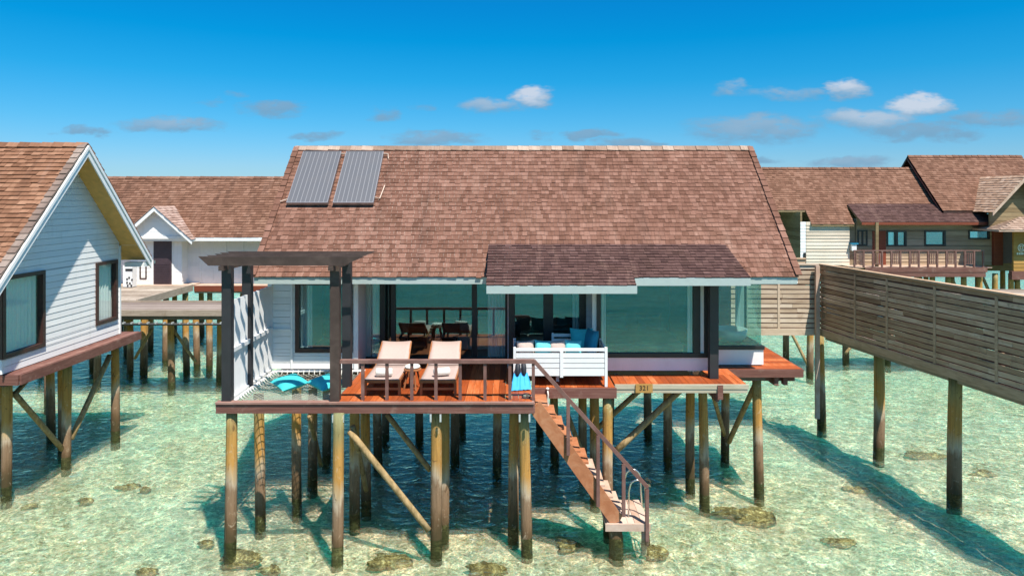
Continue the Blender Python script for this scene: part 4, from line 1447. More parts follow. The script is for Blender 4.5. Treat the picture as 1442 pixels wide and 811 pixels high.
# ------------------------------------------------------------------ neighbouring villa on the near left
lv = thing('white_villa', 'white clapboard villa with tall gable and shingle roof on piles at the left edge', 'villa', (-14, 18.25, 0))
LXW, LXE = -12.0, -11.35
lYR, lZR, lYE, lZE = 18.28, 8.50, 15.08, 5.19
lYB = 2 * lYR - lYE
lS = Vector((0, lYR - lYE, lZR - lZE))
lk = (lZR - lZE) / (lYR - lYE)
lx0 = -21.0
r_ = shingles((lx0, lYE, lZE), (1, 0, 0), lS, lambda v_: (0, LXE - lx0 - .01), lS.length, 0.150, 0.12, 0.28, seed=31)
r2 = shingles((LXE, lYB, lZE), (-1, 0, 0), (0, -(lYB - lYR), lZR - lZE), lambda v_: (0, LXE - lx0), lS.length, 0.16, 0.14, 0.3, seed=32)
r_.add(r2.v, r2.f)
lro = r_.build('roof', M['shingle_left'], lv)
sh = MB()
for s in (1, -1):
    ya = lYE if s == 1 else lYB
    n_ = Vector((0, -s * lk, 1)).normalized() * -.10
    a = [Vector((lx0, ya, lZE)), Vector((LXE - .03, ya, lZE)), Vector((LXE - .03, lYR, lZR)), Vector((lx0, lYR, lZR))]
    sh.hexa([p + n_ for p in a] + a)
sh.build('soffit', M['soffit'], lro)
b = MB()
for s in (1, -1):
    ya = lYE if s == 1 else lYB
    b.prism([(LXE - .03, ya, lZE - .33), (LXE - .03, ya, lZE - .03), (LXE - .03, lYR, lZR - .03), (LXE - .03, lYR, lZR - .33)], (.035, 0, 0))
    b.prism([(LXE + .008, ya, lZE - .14), (LXE + .006, ya, lZE - .03), (LXE + .006, lYR, lZR - .03), (LXE + .006, lYR, lZR - .14)], (.025, 0, 0))
b.box(LXW - .0, LXE - .04, lYB - .34, lYB - .03, lZE - .26, lZE - .12)
b.box(LXW + .02, LXE - .04, 20.93, 20.99, lZE + .42, lZE + .50)
build_each(b, 'barge_board', M['trim'], lro)
for s in (1, -1):
    ya = lYE if s == 1 else lYB
    n_ = Vector((0, -s * lk, 1)).normalized()
    cap_row(Vector((LXE - .10, ya, lZE)) + n_ * .02, Vector((LXE - .10, lYR, lZR)) + n_ * .02, n_, 0.20, 0.20, 0.05, side=(1, 0, 0), seed=8 + s).build('edge_shingle', shingle_mat('grey_edge_shingle', [(0, (0.12, 0.08, 0.065)), (0.6, (0.24, 0.18, 0.15)), (1, (0.40, 0.33, 0.28))]) if s == 1 else M['shingle_left'], lro)
cap_row((lx0, lYR - .06, lZR - .03), (LXE, lYR - .06, lZR - .03), (0, -.7, .7), .18, .3, .035, side=(0, .7, .7), seed=12).build('ridge_cap', M['shingle_left'], lro)
wl = MB()
GU, GN = Vector((0, 1, 0)), Vector((1, 0, 0))
yF, yBk = 16.05, 20.85
w1 = (15.95, 17.5, 3.27, 5.22)
w2 = (19.66, 20.72, 3.38, 5.20)
def lclip(z):
    return (max(yF, lYE + .14 + (z - lZE) / lk), min(yBk, lYB - .14 - (z - lZE) / lk)) if z > 5.5 else (yF, yBk)
clap(wl, (LXW, 0, 0), GU, GN, yF, yBk, DZ + .02, 8.30, [w1, w2], 0.165, clip=lclip, lap=.009)
clap(wl, (0, yF, 0), (1, 0, 0), (0, -1, 0), -20.5, LXW, DZ + .02, 3.27, [], .165)
clap(wl, (0, yF, 0), (1, 0, 0), (0, -1, 0), -20.5, LXW, 5.22, 5.9, [], .165)
clap(wl, (0, yBk, 0), (1, 0, 0), (0, 1, 0), -20.5, LXW, DZ + .02, 5.9, [], .165)
wl.build('gable_wall', M['siding'], lv)
b = MB()
b.box(LXW - .05, LXW + .03, yBk - .01, yBk + .06, DZ + .02, 5.6)
b.build('corner_board', M['trim'], lv)
window(lv, (LXW, 0, 0), GU, GN, 16.03, w1[1], w1[2], w1[3], .10, proud=.05, gm='glass_mid')
window(lv, (LXW, 0, 0), GU, GN, *w2, .10, proud=.05, gm='glass_mid')
window(lv, (0, yF, 0), (1, 0, 0), (0, -1, 0), -15.5, LXW + .04, w1[2], w1[3], .10, [(-13.7, .05)])
b = MB()
b.box(-20, LXW - .12, 18.2, 18.3, DZ, 5.9)
b.box(-20, LXW - .12, yF + .12, yBk - .1, 5.6, 5.66)
b.box(-20.5, LXW - .02, yF + .05, yBk - .1, DZ - .08, DZ + .01)
build_each(b, 'inner_wall', M['dark_room'], lv)
curtain('pale sheer curtain behind the corner window of the white villa', (-12.15, 16.2), (-12.15, 17.4), DZ + .1, 5.2, 9, .03)
curtain('pale sheer curtain behind the second gable window of the white villa', (-12.14, 19.70), (-12.14, 20.68), DZ + .1, 5.2, 7, .025)
dk = MB()
deck_boards(dk, LXW - .05, -11.62, 16.12, 21.3, DZ, 'y', .13)
dk.box(-20, LXW - .06, 15.6, yF, DZ - .04, DZ)
dko = dk.build('deck', M['fascia'], lv)
MB().box(-11.615, -11.57, 16.10, 21.32, DZ - .24, DZ - .005).box(-13.5, -11.62, 16.05, 16.10, DZ - .24, DZ - .01).box(-13.0, -11.62, 21.28, 21.32, DZ - .24, DZ - .01).build('fascia', M['fascia'], dko)
MB().box(-20, -12.1, 16.3, 20.8, DZ - .34, DZ - .09).build('joist', M['dark_room'], dko)
for (px, py) in ((10, 684), (95, 642), (88, 625), (162, 606)):
    pile(lv, px, py, .115)
for (xx, yy) in ((-14.2, 17), (-14.2, 19), (-14.0, 20.7), (-16.5, 17), (-16.5, 20.7), (-18.6, 17), (-18.6, 20.7)):
    pile(lv, 0, 0, .115, x=xx, y=yy)
brace(lv, P(20, 553, 16.9), P(88, 632, 18.6), .07)
brace(lv, P(155, 500, 20.4), P(100, 618, 18.9), .075)
brace(lv, P(52, 520, 19.0), P(20, 556, 17.2), .06)

# ------------------------------------------------------------------ jetties
jl = thing('wooden_jetty', 'grey timber jetty on piles between the white villa and the rear house', 'jetty', (-13, 26, 0))
dk = MB()
deck_boards(dk, -24, -6.6, 25.4, 27.2, DZ, 'x', .16)
dk.build('walkway', M['grey_dock'], jl)
MB().box(-24, -6.6, 25.33, 25.395, DZ - .22, DZ + .0).box(-24, -6.6, 27.21, 27.27, DZ - .2, DZ + .06).build('edge_beam', M['weathered'], jl)
MB().box(-24, -6.6, 25.7, 25.85, DZ - .42, DZ - .05).box(-24, -6.6, 26.8, 26.95, DZ - .42, DZ - .05).build('joist', M['grey_dock'], jl)
MB().tube([(-24, 25.3, DZ - .52), (-6.6, 25.3, DZ - .52)], .05, 8).build('pipe', M['pipe_dark'], jl, smooth=True)
b = MB()
for i in range(48):
    xx = -21 + i * .3
    b.box(xx, xx + .05, 25.22, 25.36, DZ - .50, DZ - .44)
b.build('pipe_lattice', M['galv'], jl)
for (px, py) in ((241, 537), (205, 520), (183, 520), (262, 520), (276, 512), (294, 514), (138, 533), (68, 560), (310, 530)):
    pile(jl, px, py, .125, 2.5)
brace(jl, P(243, 462, 26.4), P(276, 510, 26.4), .06)
brace(jl, P(215, 462, 27.2), P(190, 505, 27.2), .06)
ja = thing('entry_platform', 'pale weathered entry platform joining the jetty to the rear house door', 'platform', (-17, 30, 0))
dk = MB()
deck_boards(dk, -22, -15.03, 27.32, 32.0, DZ + .03, 'x', .16)
dk.build('walkway', M['weathered'], ja)
MB().box(-15.025, -14.95, 27.28, 32.0, DZ - .2, DZ + .10).build('edge_beam', M['weathered'], ja)
for (xx, yy) in ((-15.1, 28), (-15.1, 29.8), (-15.1, 31.6), (-17.5, 28.5), (-17.5, 31), (-20, 29)):
    pile(ja, 0, 0, .12, x=xx, y=yy)

# ------------------------------------------------------------------ white house at the rear left
bh = thing('white_house', 'white house behind the jetty with small gabled porch and purple-brown door', 'house', (-16, 33, 0))
bYE, bZE, bYR, bZR = 32.0, 5.20, 35.0, 8.10
bx0, bx1 = -28.0, -8.4
bs = Vector((0, bYR - bYE, bZR - bZE))
r_ = shingles((bx0, bYE, bZE), (1, 0, 0), bs, lambda v_: (0, bx1 - bx0), bs.length, 0.17, 0.14, 0.30, seed=41)
bro = r_.build('roof', M['shingle_far'], bh)
MB().hexa([(bx0, bYE, bZE - .1), (bx1, bYE, bZE - .1), (bx1, bYR, bZR - .1), (bx0, bYR, bZR - .1), (bx0, bYE, bZE - .005), (bx1, bYE, bZE - .005), (bx1, bYR, bZR - .005), (bx0, bYR, bZR - .005)]).hexa(
    [(bx0, 38, bZE - .1), (bx1, 38, bZE - .1), (bx1, bYR, bZR - .1), (bx0, bYR, bZR - .1), (bx0, 38, bZE - .005), (bx1, 38, bZE - .005), (bx1, bYR, bZR - .005), (bx0, bYR, bZR - .005)]).build('soffit', M['soffit_white'], bro)
cap_row((bx0, bYR - .07, bZR - .03), (bx1, bYR - .07, bZR - .03), (0, -.7, .7), .18, .34, .035, side=(0, .7, .7), seed=15).build('ridge_cap', M['shingle_far'], bro)
MB().box(bx0, bx1, bYE - .02, bYE + .02, bZE - .17, bZE - .02).build('fascia', M['trim'], bro)
wl = MB()
bWY = 33.0
clap(wl, (0, bWY, 0), FX, FN, bx0 + .3, bx1 - .3, DZ + .03, 6.0, [], .2)
wl.build('front_wall', M['siding'], bh)
b = MB()
for px in (283, 300, 318, 342):
    b.box(X(px, bWY) - .05, X(px, bWY) + .05, bWY - .05, bWY - .02, DZ + .03, 5.25)
b.box(X(283, bWY), X(300, bWY), bWY - .04, bWY - .022, DZ + .03, 5.2)
b.box(X(300, bWY), X(318, bWY), bWY - .035, bWY - .022, DZ + .03, 5.2)
build_each(b, 'wall_panel', M['trim'], bh)
# porch
pY, pX, pZ = 31.6, X(217, 31.6), 6.66
pw, pe = 1.74, 5.12
wl = MB()
door = (X(216.5, 32.4), X(243.5, 32.4), DZ, 5.06)
clap(wl, (0, 32.4, 0), FX, FN, X(183, 32.4), X(256, 32.4), DZ + .03, 6.4, [door], .2,
     clip=lambda z: (X(183, 32.4), X(256, 32.4)) if z < 5.2 else (max(X(183, 32.4), pX - (6.6 - z) * 1.12), min(X(256, 32.4), pX + (6.6 - z) * 1.12)))
clap(wl, (X(256, 32.4), 0, 0), (0, 1, 0), (1, 0, 0), 32.4, 33.0, DZ + .03, 5.2, [], .2)
b = MB()
clap(wl, (0, 31.95, 0), FX, FN, pX - 1.5, pX + 1.5, 5.28, 6.55, [], .2, clip=lambda z: (pX - (6.58 - z) * 1.12, pX + (6.58 - z) * 1.12), thick=.06)
wl.build('porch_wall', M['siding'], bh)
b = MB()
b.box(pX - 1.5, pX + 1.5, 31.9, 32.0, 5.14, 5.275)
for s in (-1, 1):
    b.prism([(pX, pY, pZ - .22), (pX, pY, pZ - .02), (pX + s * pw, pY, pe - .02), (pX + s * pw, pY, pe - .22)], (0, .05, 0))
build_each(b, 'barge_board', M['trim'], bh)
b = MB()
for s in (-1, 1):
    V_ = Vector((-s * pw, 0, pZ - pe))
    if s == 1:
        q_ = shingles((pX + pw, pY - .03, pe), (0, 1, 0), V_, lambda v_: (0, .5 + 1.0 * v_ * 1.0), V_.length, .17, .14, .3, seed=51)
    else:
        q_ = shingles((pX - pw, pY + 2.2, pe), (0, -1, 0), V_, lambda v_: (0, 2.23), V_.length, .17, .14, .3, seed=52)
    b.add(q_.v, q_.f)
pro = b.build('porch_roof', shingle_mat('porch_shingle', [(0, (0.22, 0.13, 0.10)), (0.5, (0.40, 0.27, 0.22)), (1, (0.60, 0.46, 0.40))], grain=(4, 60, 4)), bh)
b = MB()
for s in (-1, 1):
    b.hexa([(pX, pY + .05, pZ - .09), (pX + s * pw, pY + .05, pe - .09), (pX + s * pw, 33.2, pe - .09), (pX, 33.6, pZ - .09),
            (pX, pY + .05, pZ - .006), (pX + s * pw, pY + .05, pe - .006), (pX + s * pw, 33.2, pe - .006), (pX, 33.6, pZ - .006)])
b.build('soffit', M['soffit_white'], pro)
d_ = MB()
d_.box(door[0] + .03, door[1] - .03, 32.33, 32.42, DZ + .04, door[3] - .02)
do = d_.build('door', M['door'], bh)
b = MB()
for i in range(11):
    zz = DZ + .15 + i * .085
    b.box(door[0] + .12, door[1] - .12, 32.315, 32.328, zz, zz + .055)
b.build('louvre', M['door'], do)
MB().box(door[0] + .10, door[0] + .14, 32.28, 32.33, 3.95, 4.1).build('handle', M['steel'], do)
MB().box(door[0] - .06, door[0] + .03, 32.36, 32.40, DZ, door[3] + .05).box(door[1] - .03, door[1] + .06, 32.36, 32.40, DZ, door[3] + .05).box(door[0], door[1], 32.36, 32.40, door[3] - .02, door[3] + .06).build('door_frame', M['trim'], bh)
wz = X(200, 32.3)
window(bh, (0, 32.42, 0), FX, FN, X(197, 32.4), X(207, 32.4), 3.2, 3.95, .06, proud=.05)
dk = MB()
dk.box(-22, -15.04, 32.02, 33, DZ - .02, DZ + .06)
dk.box(-15.0, -8.5, 32.25, 33.0, DZ - .04, DZ + .02)
dko = dk.build('deck', M['landing'], bh)
MB().box(-15.0, -8.5, 32.2, 32.245, DZ - .26, DZ + .0).build('fascia', M['red_plank'], dko)
MB().box(-15.0, -8.5, 32.26, 32.3, DZ - .34, DZ - .27).build('joist', M['pale_beam'], dko)
for i in range(9):
    pile(bh, 0, 0, .125, 2.6, x=-20 + i * 1.4, y=32.5 + .5 * (i % 2))
    pile(bh, 0, 0, .125, 2.6, x=-20.4 + i * 1.4, y=35.6)
cbn = thing('utility_cabinet', 'white utility cabinet with dark vents beside the rear house', 'cabinet', (X(181, 31.5), 31.5, DZ + .03))
MB().box(X(175, 31.5), X(188, 31.5), 31.4, 31.8, DZ + .06, 3.95).build('cabinet_body', M['trim'], cbn)
b = MB()
for (px, py) in ((179, 393), (182, 391), (179, 398), (183, 399), (186, 394), (180, 402), (185, 402)):
    p = P(px, py, 31.385)
    b.box(p.x - .035, p.x + .035, 31.38, 31.398, p.z - .04, p.z + .04)
b.box(X(177, 31.4), X(187, 31.4), 31.38, 31.398, 3.70, 3.80)
b.build('vent', M['black'], cbn)

# ------------------------------------------------------------------ timber lodge at the rear right
ld_ = thing('timber_lodge', 'timber lodge at the rear right with long shingle roofs and railed balcony', 'lodge', (25, 43, 0))
LZ = 3.0
mYE, mZE, mYR, mZR = 41.0, 5.46, 44.6, 8.98
ms = Vector((0, mYR - mYE, mZR - mZE))
mx0, mxn, mxp, mx1 = 13.5, 18.0, 20.6, 26.5
cut = (41.85 - 41.0) / (mYR - mYE) * ms.length
b = shingles((mxn, mYE, mZE), (1, 0, 0), ms, lambda v_: (0, (mxp if v_ < 1.45 else mx1) - mxn), ms.length, .19, .15, .32, seed=61)
q_ = shingles(Vector((mx0, mYE, mZE)) + ms.normalized() * cut, (1, 0, 0), ms, lambda v_: (0, mxn - mx0), ms.length - cut, .19, .15, .32, seed=62)
b.add(q_.v, q_.f)
ro = b.build('roof', M['shingle_far'], ld_)
def slab(b, x0, x1, ya, za, yb, zb, t=.12):
    b.hexa([(x0, ya, za - t), (x1, ya, za - t), (x1, yb, zb - t), (x0, yb, zb - t), (x0, ya, za - .006), (x1, ya, za - .006), (x1, yb, zb - .006), (x0, yb, zb - .006)])
mk_ = (mZR - mZE) / (mYR - mYE)
b = MB()
slab(b, mxn, mxp, mYE, mZE, mYR, mZR)
slab(b, mxp + .003, mx1, 42.0, mZE + 1.0 * mk_, mYR, mZR)
slab(b, mx0, mxn - .003, 41.85, mZE + .85 * mk_, mYR, mZR)
slab(b, mx0, mx1, 48.2, mZE, mYR + .003, mZR)
b.build('soffit', M['dark_plank'], ro)
cap_row((mx0, mYR - .07, mZR - .03), (mx1, mYR - .07, mZR - .03), (0, -.7, .7), .2, .4, .04, side=(0, .7, .7), seed=17).build('ridge_cap', M['shingle_far'], ro)
wl = MB()
lwY = 41.15
clap(wl, (0, lwY, 0), FX, FN, X(1135, lwY), X(1196, lwY), LZ, 5.6, [], .2, lap=.03)
wl.build('pale_wall', M['pale_plank'], ld_)
wl = MB()
clap(wl, (0, lwY, 0), FX, FN, X(1127, lwY), X(1134.5, lwY), LZ, 5.6, [], .2)
wl.build('white_wall', M['siding'], ld_)
MB().box(X(1131, lwY), X(1134, lwY), lwY - .06, lwY - .02, LZ + .05, LZ + .75).build('vent', M['black'], ld_)
wl = MB()
clap(wl, (0, 44.2, 0), FX, FN, mx0 + .2, X(1127, 44), LZ, 7.5, [], .25)
clap(wl, (X(1127, lwY), 0, 0), (0, 1, 0), (-1, 0, 0), lwY, 44.2, LZ, 6.2, [], .25)
wl.build('entry_wall', M['dark_plank'], ld_)
dd = MB().box(X(1113, 44.1), X(1124, 44.1), 44.08, 44.14, LZ, 5.2).build('door', M['red_plank'], ld_)
window(ld_, (0, 44.17, 0), FX, FN, X(1098, 44.1), X(1112, 44.1), 3.9, 5.3, .08, fm='black', gm='glass_far', proud=.05)
# porch wing
pwY = 41.2
wl = MB()
W = lambda px: X(px, pwY)
ho = [(W(1228), W(1247), LZ, Z(325, pwY)), (W(1248), W(1276), Z(347, pwY), Z(325, pwY)), (W(1301), W(1331), Z(346.5, pwY), Z(324.5, pwY)), (W(1363), W(1393), Z(337, pwY), Z(324, pwY))]
clap(wl, (0, pwY, 0), FX, FN, W(1206), W(1396), LZ, 5.8, ho, .2, lap=.03)
clap(wl, (0, 41.35, 0), FX, FN, X(1196, 41.35), W(1206), LZ, 5.6, [], .2)
clap(wl, (W(1206) + .02, 0, 0), (0, 1, 0), (-1, 0, 0), 41.4, 43.5, LZ, 5.8, [], .2, lap=.03)
wl.build('porch_wall', M['mid_plank'], ld_)
MB().box(ho[0][0], ho[0][1], pwY - .04, pwY + .02, LZ, ho[0][3]).build('door', M['red_plank'], ld_)
window(ld_, (0, pwY, 0), FX, FN, *ho[1], .09, [((ho[1][0] + ho[1][1]) / 2, .08)], fm='black', gm='glass_far', proud=.06)
window(ld_, (0, pwY, 0), FX, FN, *ho[2], .10, fm='black', gm='glass_far', proud=.06)
window(ld_, (0, pwY, 0), FX, FN, *ho[3], .09, fm='black', gm='glass_far', proud=.06)
window(ld_, (0, pwY, 0), FX, FN, W(1207), W(1221), Z(346, pwY), Z(324, pwY), .08, [((W(1207) + W(1221)) / 2, .05)], fm='black', gm='glass_far', proud=.06)
MB().box(W(1222), W(1226), 40.3, 40.4, LZ, 5.6).build('post', M['dark_plank'], ld_)
pa, pz_a, pb_, pz_b = 40.4, 5.61, 42.1, 6.66
ps = Vector((0, pb_ - pa, pz_b - pz_a))
b = shingles((X(1213, pa), pa, pz_a), (1, 0, 0), ps, lambda v_: (0, 7.95), ps.length, .17, .15, .3, seed=65)
po = b.build('porch_roof', M['shingle_dark'], ld_)
b = MB()
slab(b, X(1213, pa) + .01, X(1213, pa) + 7.9, pa + .01, pz_a, pb_, pz_b, .14)
b.build('soffit', M['dark_plank'], po)
MB().box(X(1213, pa), X(1213, pa) + 7.95, pa - .03, pa, pz_a - .16, pz_a - .01).build('fascia', M['red_plank'], po)
# big roof
gYE, gZE, gYR, gZR = 41.2, 6.27, 44.9, 9.79
gs = Vector((0, gYR - gYE, gZR - gZE))
gx0, gx1 = 26.0, 33.5
b = shingles((gx0, gYE, gZE), (1, 0, 0), gs, lambda v_: (0, gx1 - gx0), gs.length, .19, .15, .32, seed=66)
go = b.build('main_roof', M['shingle_far'], ld_)
b = MB()
slab(b, gx0, gx1, gYE, gZE, gYR, gZR, .16)
slab(b, gx0, gx1, 48.6, gZE, gYR + .003, gZR, .16)
b.build('soffit', M['frame'], go)
cap_row((gx0, gYR - .07, gZR - .03), (gx1, gYR - .07, gZR - .03), (0, -.7, .7), .2, .4, .04, side=(0, .7, .7), seed=18).build('ridge_cap', M['shingle_far'], go)
MB().prism([(gx0, gYE, gZE - .3), (gx0, gYE, gZE - .02), (gx0, gYR, gZR - .02), (gx0, gYR, gZR - .3)], (.05, 0, 0)).build('barge_board', M['fascia'], go)
wl = MB()
clap(wl, (gx0 + .9, 0, 0), (0, 1, 0), (-1, 0, 0), 41.6, 48.2, LZ, 9.4, [], .25, clip=lambda z: (max(41.6, gYE + .3 + (z - gZE) / .951), min(48.2, 48.4 - (z - gZE) / .951)))
wl.build('gable_wall', M['dark_plank'], ld_)
# cross gable
cX, cE, cP, cw = 29.76, 6.22, 8.36, 1.93
b = MB()
V_ = Vector((cw, 0, cP - cE))
q_ = shingles((cX - cw, 43.5, cE), (0, -1, 0), V_, lambda v_: (1.4 - v_ * .5, 4.02), V_.length, .19, .15, .32, seed=67)
b.add(q_.v, q_.f)
V2 = Vector((-cw, 0, cP - cE))
q_ = shingles((cX + cw, 39.48, cE), (0, 1, 0), V2, lambda v_: (0, 3.0), V2.length, .19, .15, .32, seed=68)
b.add(q_.v, q_.f)
co_ = b.build('cross_gable_roof', shingle_mat('sunlit_tan_shingle', [(0, (0.30, 0.17, 0.105)), (0.5, (0.50, 0.32, 0.215)), (1, (0.70, 0.52, 0.39))], grain=(4, 60, 4)), ld_)  # shingles lightened, sunlight put into the colour of this shaded slope
b = MB()
for s in (-1, 1):
    b.prism([(cX, 39.5, cP - .28), (cX, 39.5, cP - .02), (cX + s * cw, 39.5, cE - .02), (cX + s * cw, 39.5, cE - .22)], (0, .06, 0))
build_each(b, 'barge_board', M['landing'], co_)
wl = MB()
clap(wl, (0, 40.1, 0), FX, FN, cX - 1.7, cX + 1.7, 5.2, 8.2, [], .25, clip=lambda z: (cX - min(1.7, (8.3 - z) * .84), cX + min(1.7, (8.3 - z) * .84)))
wl.build('cross_gable_wall', M['dark_plank'], ld_)
MB().box(W(1396), W(1409), 41.0, 41.2, LZ, 5.7).build('red_wall', M['red_plank'], ld_)
MB().box(W(1409), W(1480), 42.3, 42.4, LZ, 5.7).build('shade_wall', M['frame'], ld_)
# balcony
dk = MB()
deck_boards(dk, X(1202, 39.8), X(1398, 39.8), 39.85, 41.2, LZ, 'x', .16)
dko = dk.build('balcony_deck', M['landing'], ld_)
b = MB()
b.box(X(1218, 39.8), X(1390, 39.8), 39.78, 39.845, LZ - .28, LZ - .0)
b.box(X(1218, 39.8), X(1388, 39.8), 39.80, 39.845, LZ - .56, LZ - .285)
b.build('fascia', M['fascia'], dko)
MB().box(X(1190, 41), X(1220, 41), 40.2, 40.4, LZ - .4, LZ).build('joist', M['dark_plank'], dko)
byy = 39.88
b = MB()
b.box(X(1202, byy), X(1386, byy), byy - .04, byy + .04, Z(353.8, byy), Z(352.2, byy))
ra = b.build('railing', M['rail'], ld_)
pxs = [1203 + i * 12.95 for i in range(15)]
for i, px in enumerate(pxs):
    MB().box(X(px, byy) - .045, X(px, byy) + .045, byy - .04, byy + .04, LZ, Z(353.8, byy)).build('baluster', M['rail'], ra)
for i in range(0, 14, 2):
    b = MB()
    for j in range(1, 5):
        px = pxs[i] + 12.95 * j / 5
        b.box(X(px, byy) - .022, X(px, byy) + .022, byy - .02, byy + .02, Z(371, byy), Z(357, byy))
    b.box(X(pxs[i] + 1, byy), X(pxs[i] + 12, byy), byy - .02, byy + .02, Z(357, byy), Z(356, byy))
    b.box(X(pxs[i] + 1, byy), X(pxs[i] + 12, byy), byy - .02, byy + .02, Z(372, byy), Z(371, byy))
    b.build('railing_lattice', M['rail'], ra)
for i in range(10):
    pile(ld_, 0, 0, .15, LZ - .4, x=X(1225 + i * 22, 40.2), y=40.2)
for i in range(9):
    pile(ld_, 0, 0, .15, LZ - .4, x=X(1160 + i * 36, 43.5), y=43.5)
for i in range(5):
    brace(ld_, (X(1250 + i * 44, 40.5), 40.5, LZ - .5), (X(1272 + i * 44, 40.5), 40.5, .4), .09)
MB().box(X(1100, 42), X(1440, 42), 42.6, 48, LZ - .5, LZ - .02).build('floor_slab', M['dark_plank'], ld_)
wm = thing('meter_box', 'pale meter box on the shaded lodge wall by the balcony end', 'meter box', (X(1201, 41), 41, 3.7))
MB().box(X(1198.5, 41.0), X(1205, 41.0), 40.9, 41.08, Z(353, 41.0), Z(344, 41.0)).build('box_body', M['trim'], wm)
MB().box(X(1197, 41.0), X(1207, 41.0), 40.85, 41.08, Z(344, 41.0) + .005, Z(342, 41.0)).build('lid', M['blue_fabric'], wm)

# kiosk at the right edge
ks = thing('kiosk', 'yellow timber kiosk with hipped shingle roof at the right edge', 'kiosk', (30.5, 40, 0))
kA = Vector((27.75, 38.9, 5.22)); kB = Vector((37.75, 38.9, 5.22)); kP = Vector((32.75, 41.7, 6.9))
Vk = Vector((0, kP.y - kA.y, kP.z - kA.z))
b = shingles(kA, (1, 0, 0), Vk, lambda v_: ((kP.x - kA.x) * v_ / Vk.length, (kB.x - kA.x) - (kB.x - kP.x) * v_ / Vk.length), Vk.length, .19, .15, .32, seed=71)
Vk2 = Vector((kP.x - kA.x, 0, kP.z - kA.z))
q_ = shingles((kA.x, 44.5, kA.z), (0, -1, 0), Vk2, lambda v_: (2.8 * v_ / Vk2.length, 5.6 - 2.8 * v_ / Vk2.length), Vk2.length, .19, .15, .32, seed=72)
b.add(q_.v, q_.f)
kr = b.build('roof', shingle_mat('kiosk_shingle', [(0, (0.20, 0.13, 0.10)), (0.5, (0.36, 0.25, 0.19)), (1, (0.55, 0.43, 0.35))]), ks)
MB().hexa([kA - Vector((0, 0, .1)), kB - Vector((0, 0, .1)), (37.7, 44.5, 5.12), (27.75, 44.5, 5.12), kA - Vector((0, 0, .01)), kB - Vector((0, 0, .01)), (37.7, 44.5, 5.21), (27.75, 44.5, 5.21)]).build('soffit', M['landing'], kr)
wl = MB()
kY = 39.7
clap(wl, (0, kY, 0), FX, FN, X(1427, kY), X(1500, kY), 2.8, 5.15, [], .22, lap=.02)
wl.build('wall', M['yellow_plank'], ks)
MB().box(X(1424, kY), X(1500, kY), kY - .05, kY + .2, 2.3, 2.79).build('base_beam', M['fascia'], ks)
for i in range(3):
    pile(ks, 0, 0, .15, 2.3, x=X(1432 + i * 28, 40.2), y=40.2)
# carved emblem and letters on the kiosk wall, cut off by the frame
p = P(1438, 349, kY - .03)
b = MB()
pts = [p + Vector((.19 * math.cos(a), 0, .21 * math.sin(a))) for a in [i * math.pi / 12 for i in range(25)]]
b.tube(pts, .022, 6, caps=False)
pts = [p + Vector((.085 * math.cos(a), 0, .10 * math.sin(a))) for a in [i * math.pi / 12 for i in range(25)]]
b.tube(pts, .02, 6, caps=False)
for a in range(4):
    t = a * math.pi / 2 + .78
    b.bar(p + Vector((.10 * math.cos(t), 0, .11 * math.sin(t))), p + Vector((.18 * math.cos(t), 0, .20 * math.sin(t))), .03, .03, (0, 1, 0))
for i in range(5):
    b.box(p.x - .26 + i * .13, p.x - .18 + i * .13, kY - .04, kY - .02, p.z - .40, p.z - .28)
b.build('emblem', M['pale_mark'], ks)

# ------------------------------------------------------------------ slatted fences and the walkway behind them
cor = Vector((9.62, 21.3, 0))
fz0, fz1 = 2.84, 4.97
def fence(name, label, A, Bp, posts, loc, face_n, slat_n=14, fm='shaded_fence', gapf=.385):
    t = thing(name, label, 'fence', loc)
    A, Bp = Vector(A), Vector(Bp)
    d = (Bp - A)
    L_ = d.length
    d.normalize()
    n = Vector(face_n)
    rn = random.Random(int(L_ * 31))
    s = (fz1 - fz0 - .18) / slat_n
    b = MB()
    for i in range(slat_n):
        z = fz0 + .20 + i * s
        pos = 0
        while pos < L_ - .01:
            ln = min(rn.uniform(2.2, 4.0), L_ - pos)
            if L_ - pos - ln < .6:
                ln = L_ - pos
            dz0, dz1 = rn.uniform(-.010, .010), rn.uniform(-.010, .010)
            p0, p1 = A + d * pos, A + d * (pos + ln - .006)
            b.obox((p0 + p1) / 2 + n * .035 + Vector((0, 0, z + s * gapf + (dz0 + dz1) / 2)), (p1 - p0) / 2 + Vector((0, 0, dz1 - dz0)), n * .012, Vector((0, 0, s * gapf)))
            pos += ln
    b.build('slat', M[fm], t)
    bb = MB()  # dark strips added behind the gaps, shade put into their colour
    for i in range(slat_n + 1):
        bb.obox((A + Bp) / 2 - n * .018 + Vector((0, 0, fz0 + .20 + i * s - s * .10)), d * (L_ / 2), n * .006, Vector((0, 0, s * .22)))
    bb.build('gap_shade_strip', M['fascia'], t)
    for q in posts[1:-1]:
        p0 = A + d * q
        MB().obox(p0 + n * .056 + Vector((0, 0, (fz0 + fz1) / 2 + .05)), d * .035, n * .008, Vector((0, 0, (fz1 - fz0) / 2 - .12))).build('batten', M[fm], t)
    for q in posts:
        p0 = A + d * q
        MB().obox(p0 - n * .075 + Vector((0, 0, (fz0 + fz1) / 2)), d * .045, n * .045, Vector((0, 0, (fz1 - fz0) / 2))).build('post', M[fm], t)
    b = MB()
    b.obox((A + Bp) / 2 + n * .05 + Vector((0, 0, fz0 + .06)), d * (L_ / 2), n * .03, Vector((0, 0, .105)))
    b.build('bottom_beam', M[fm], t)
    b = MB()
    b.obox((A + Bp) / 2 + n * .0 + Vector((0, 0, fz1 + .024)), d * (L_ / 2), n * .085, Vector((0, 0, .022)))
    b.build('top_rail', M[fm], t)
    return t
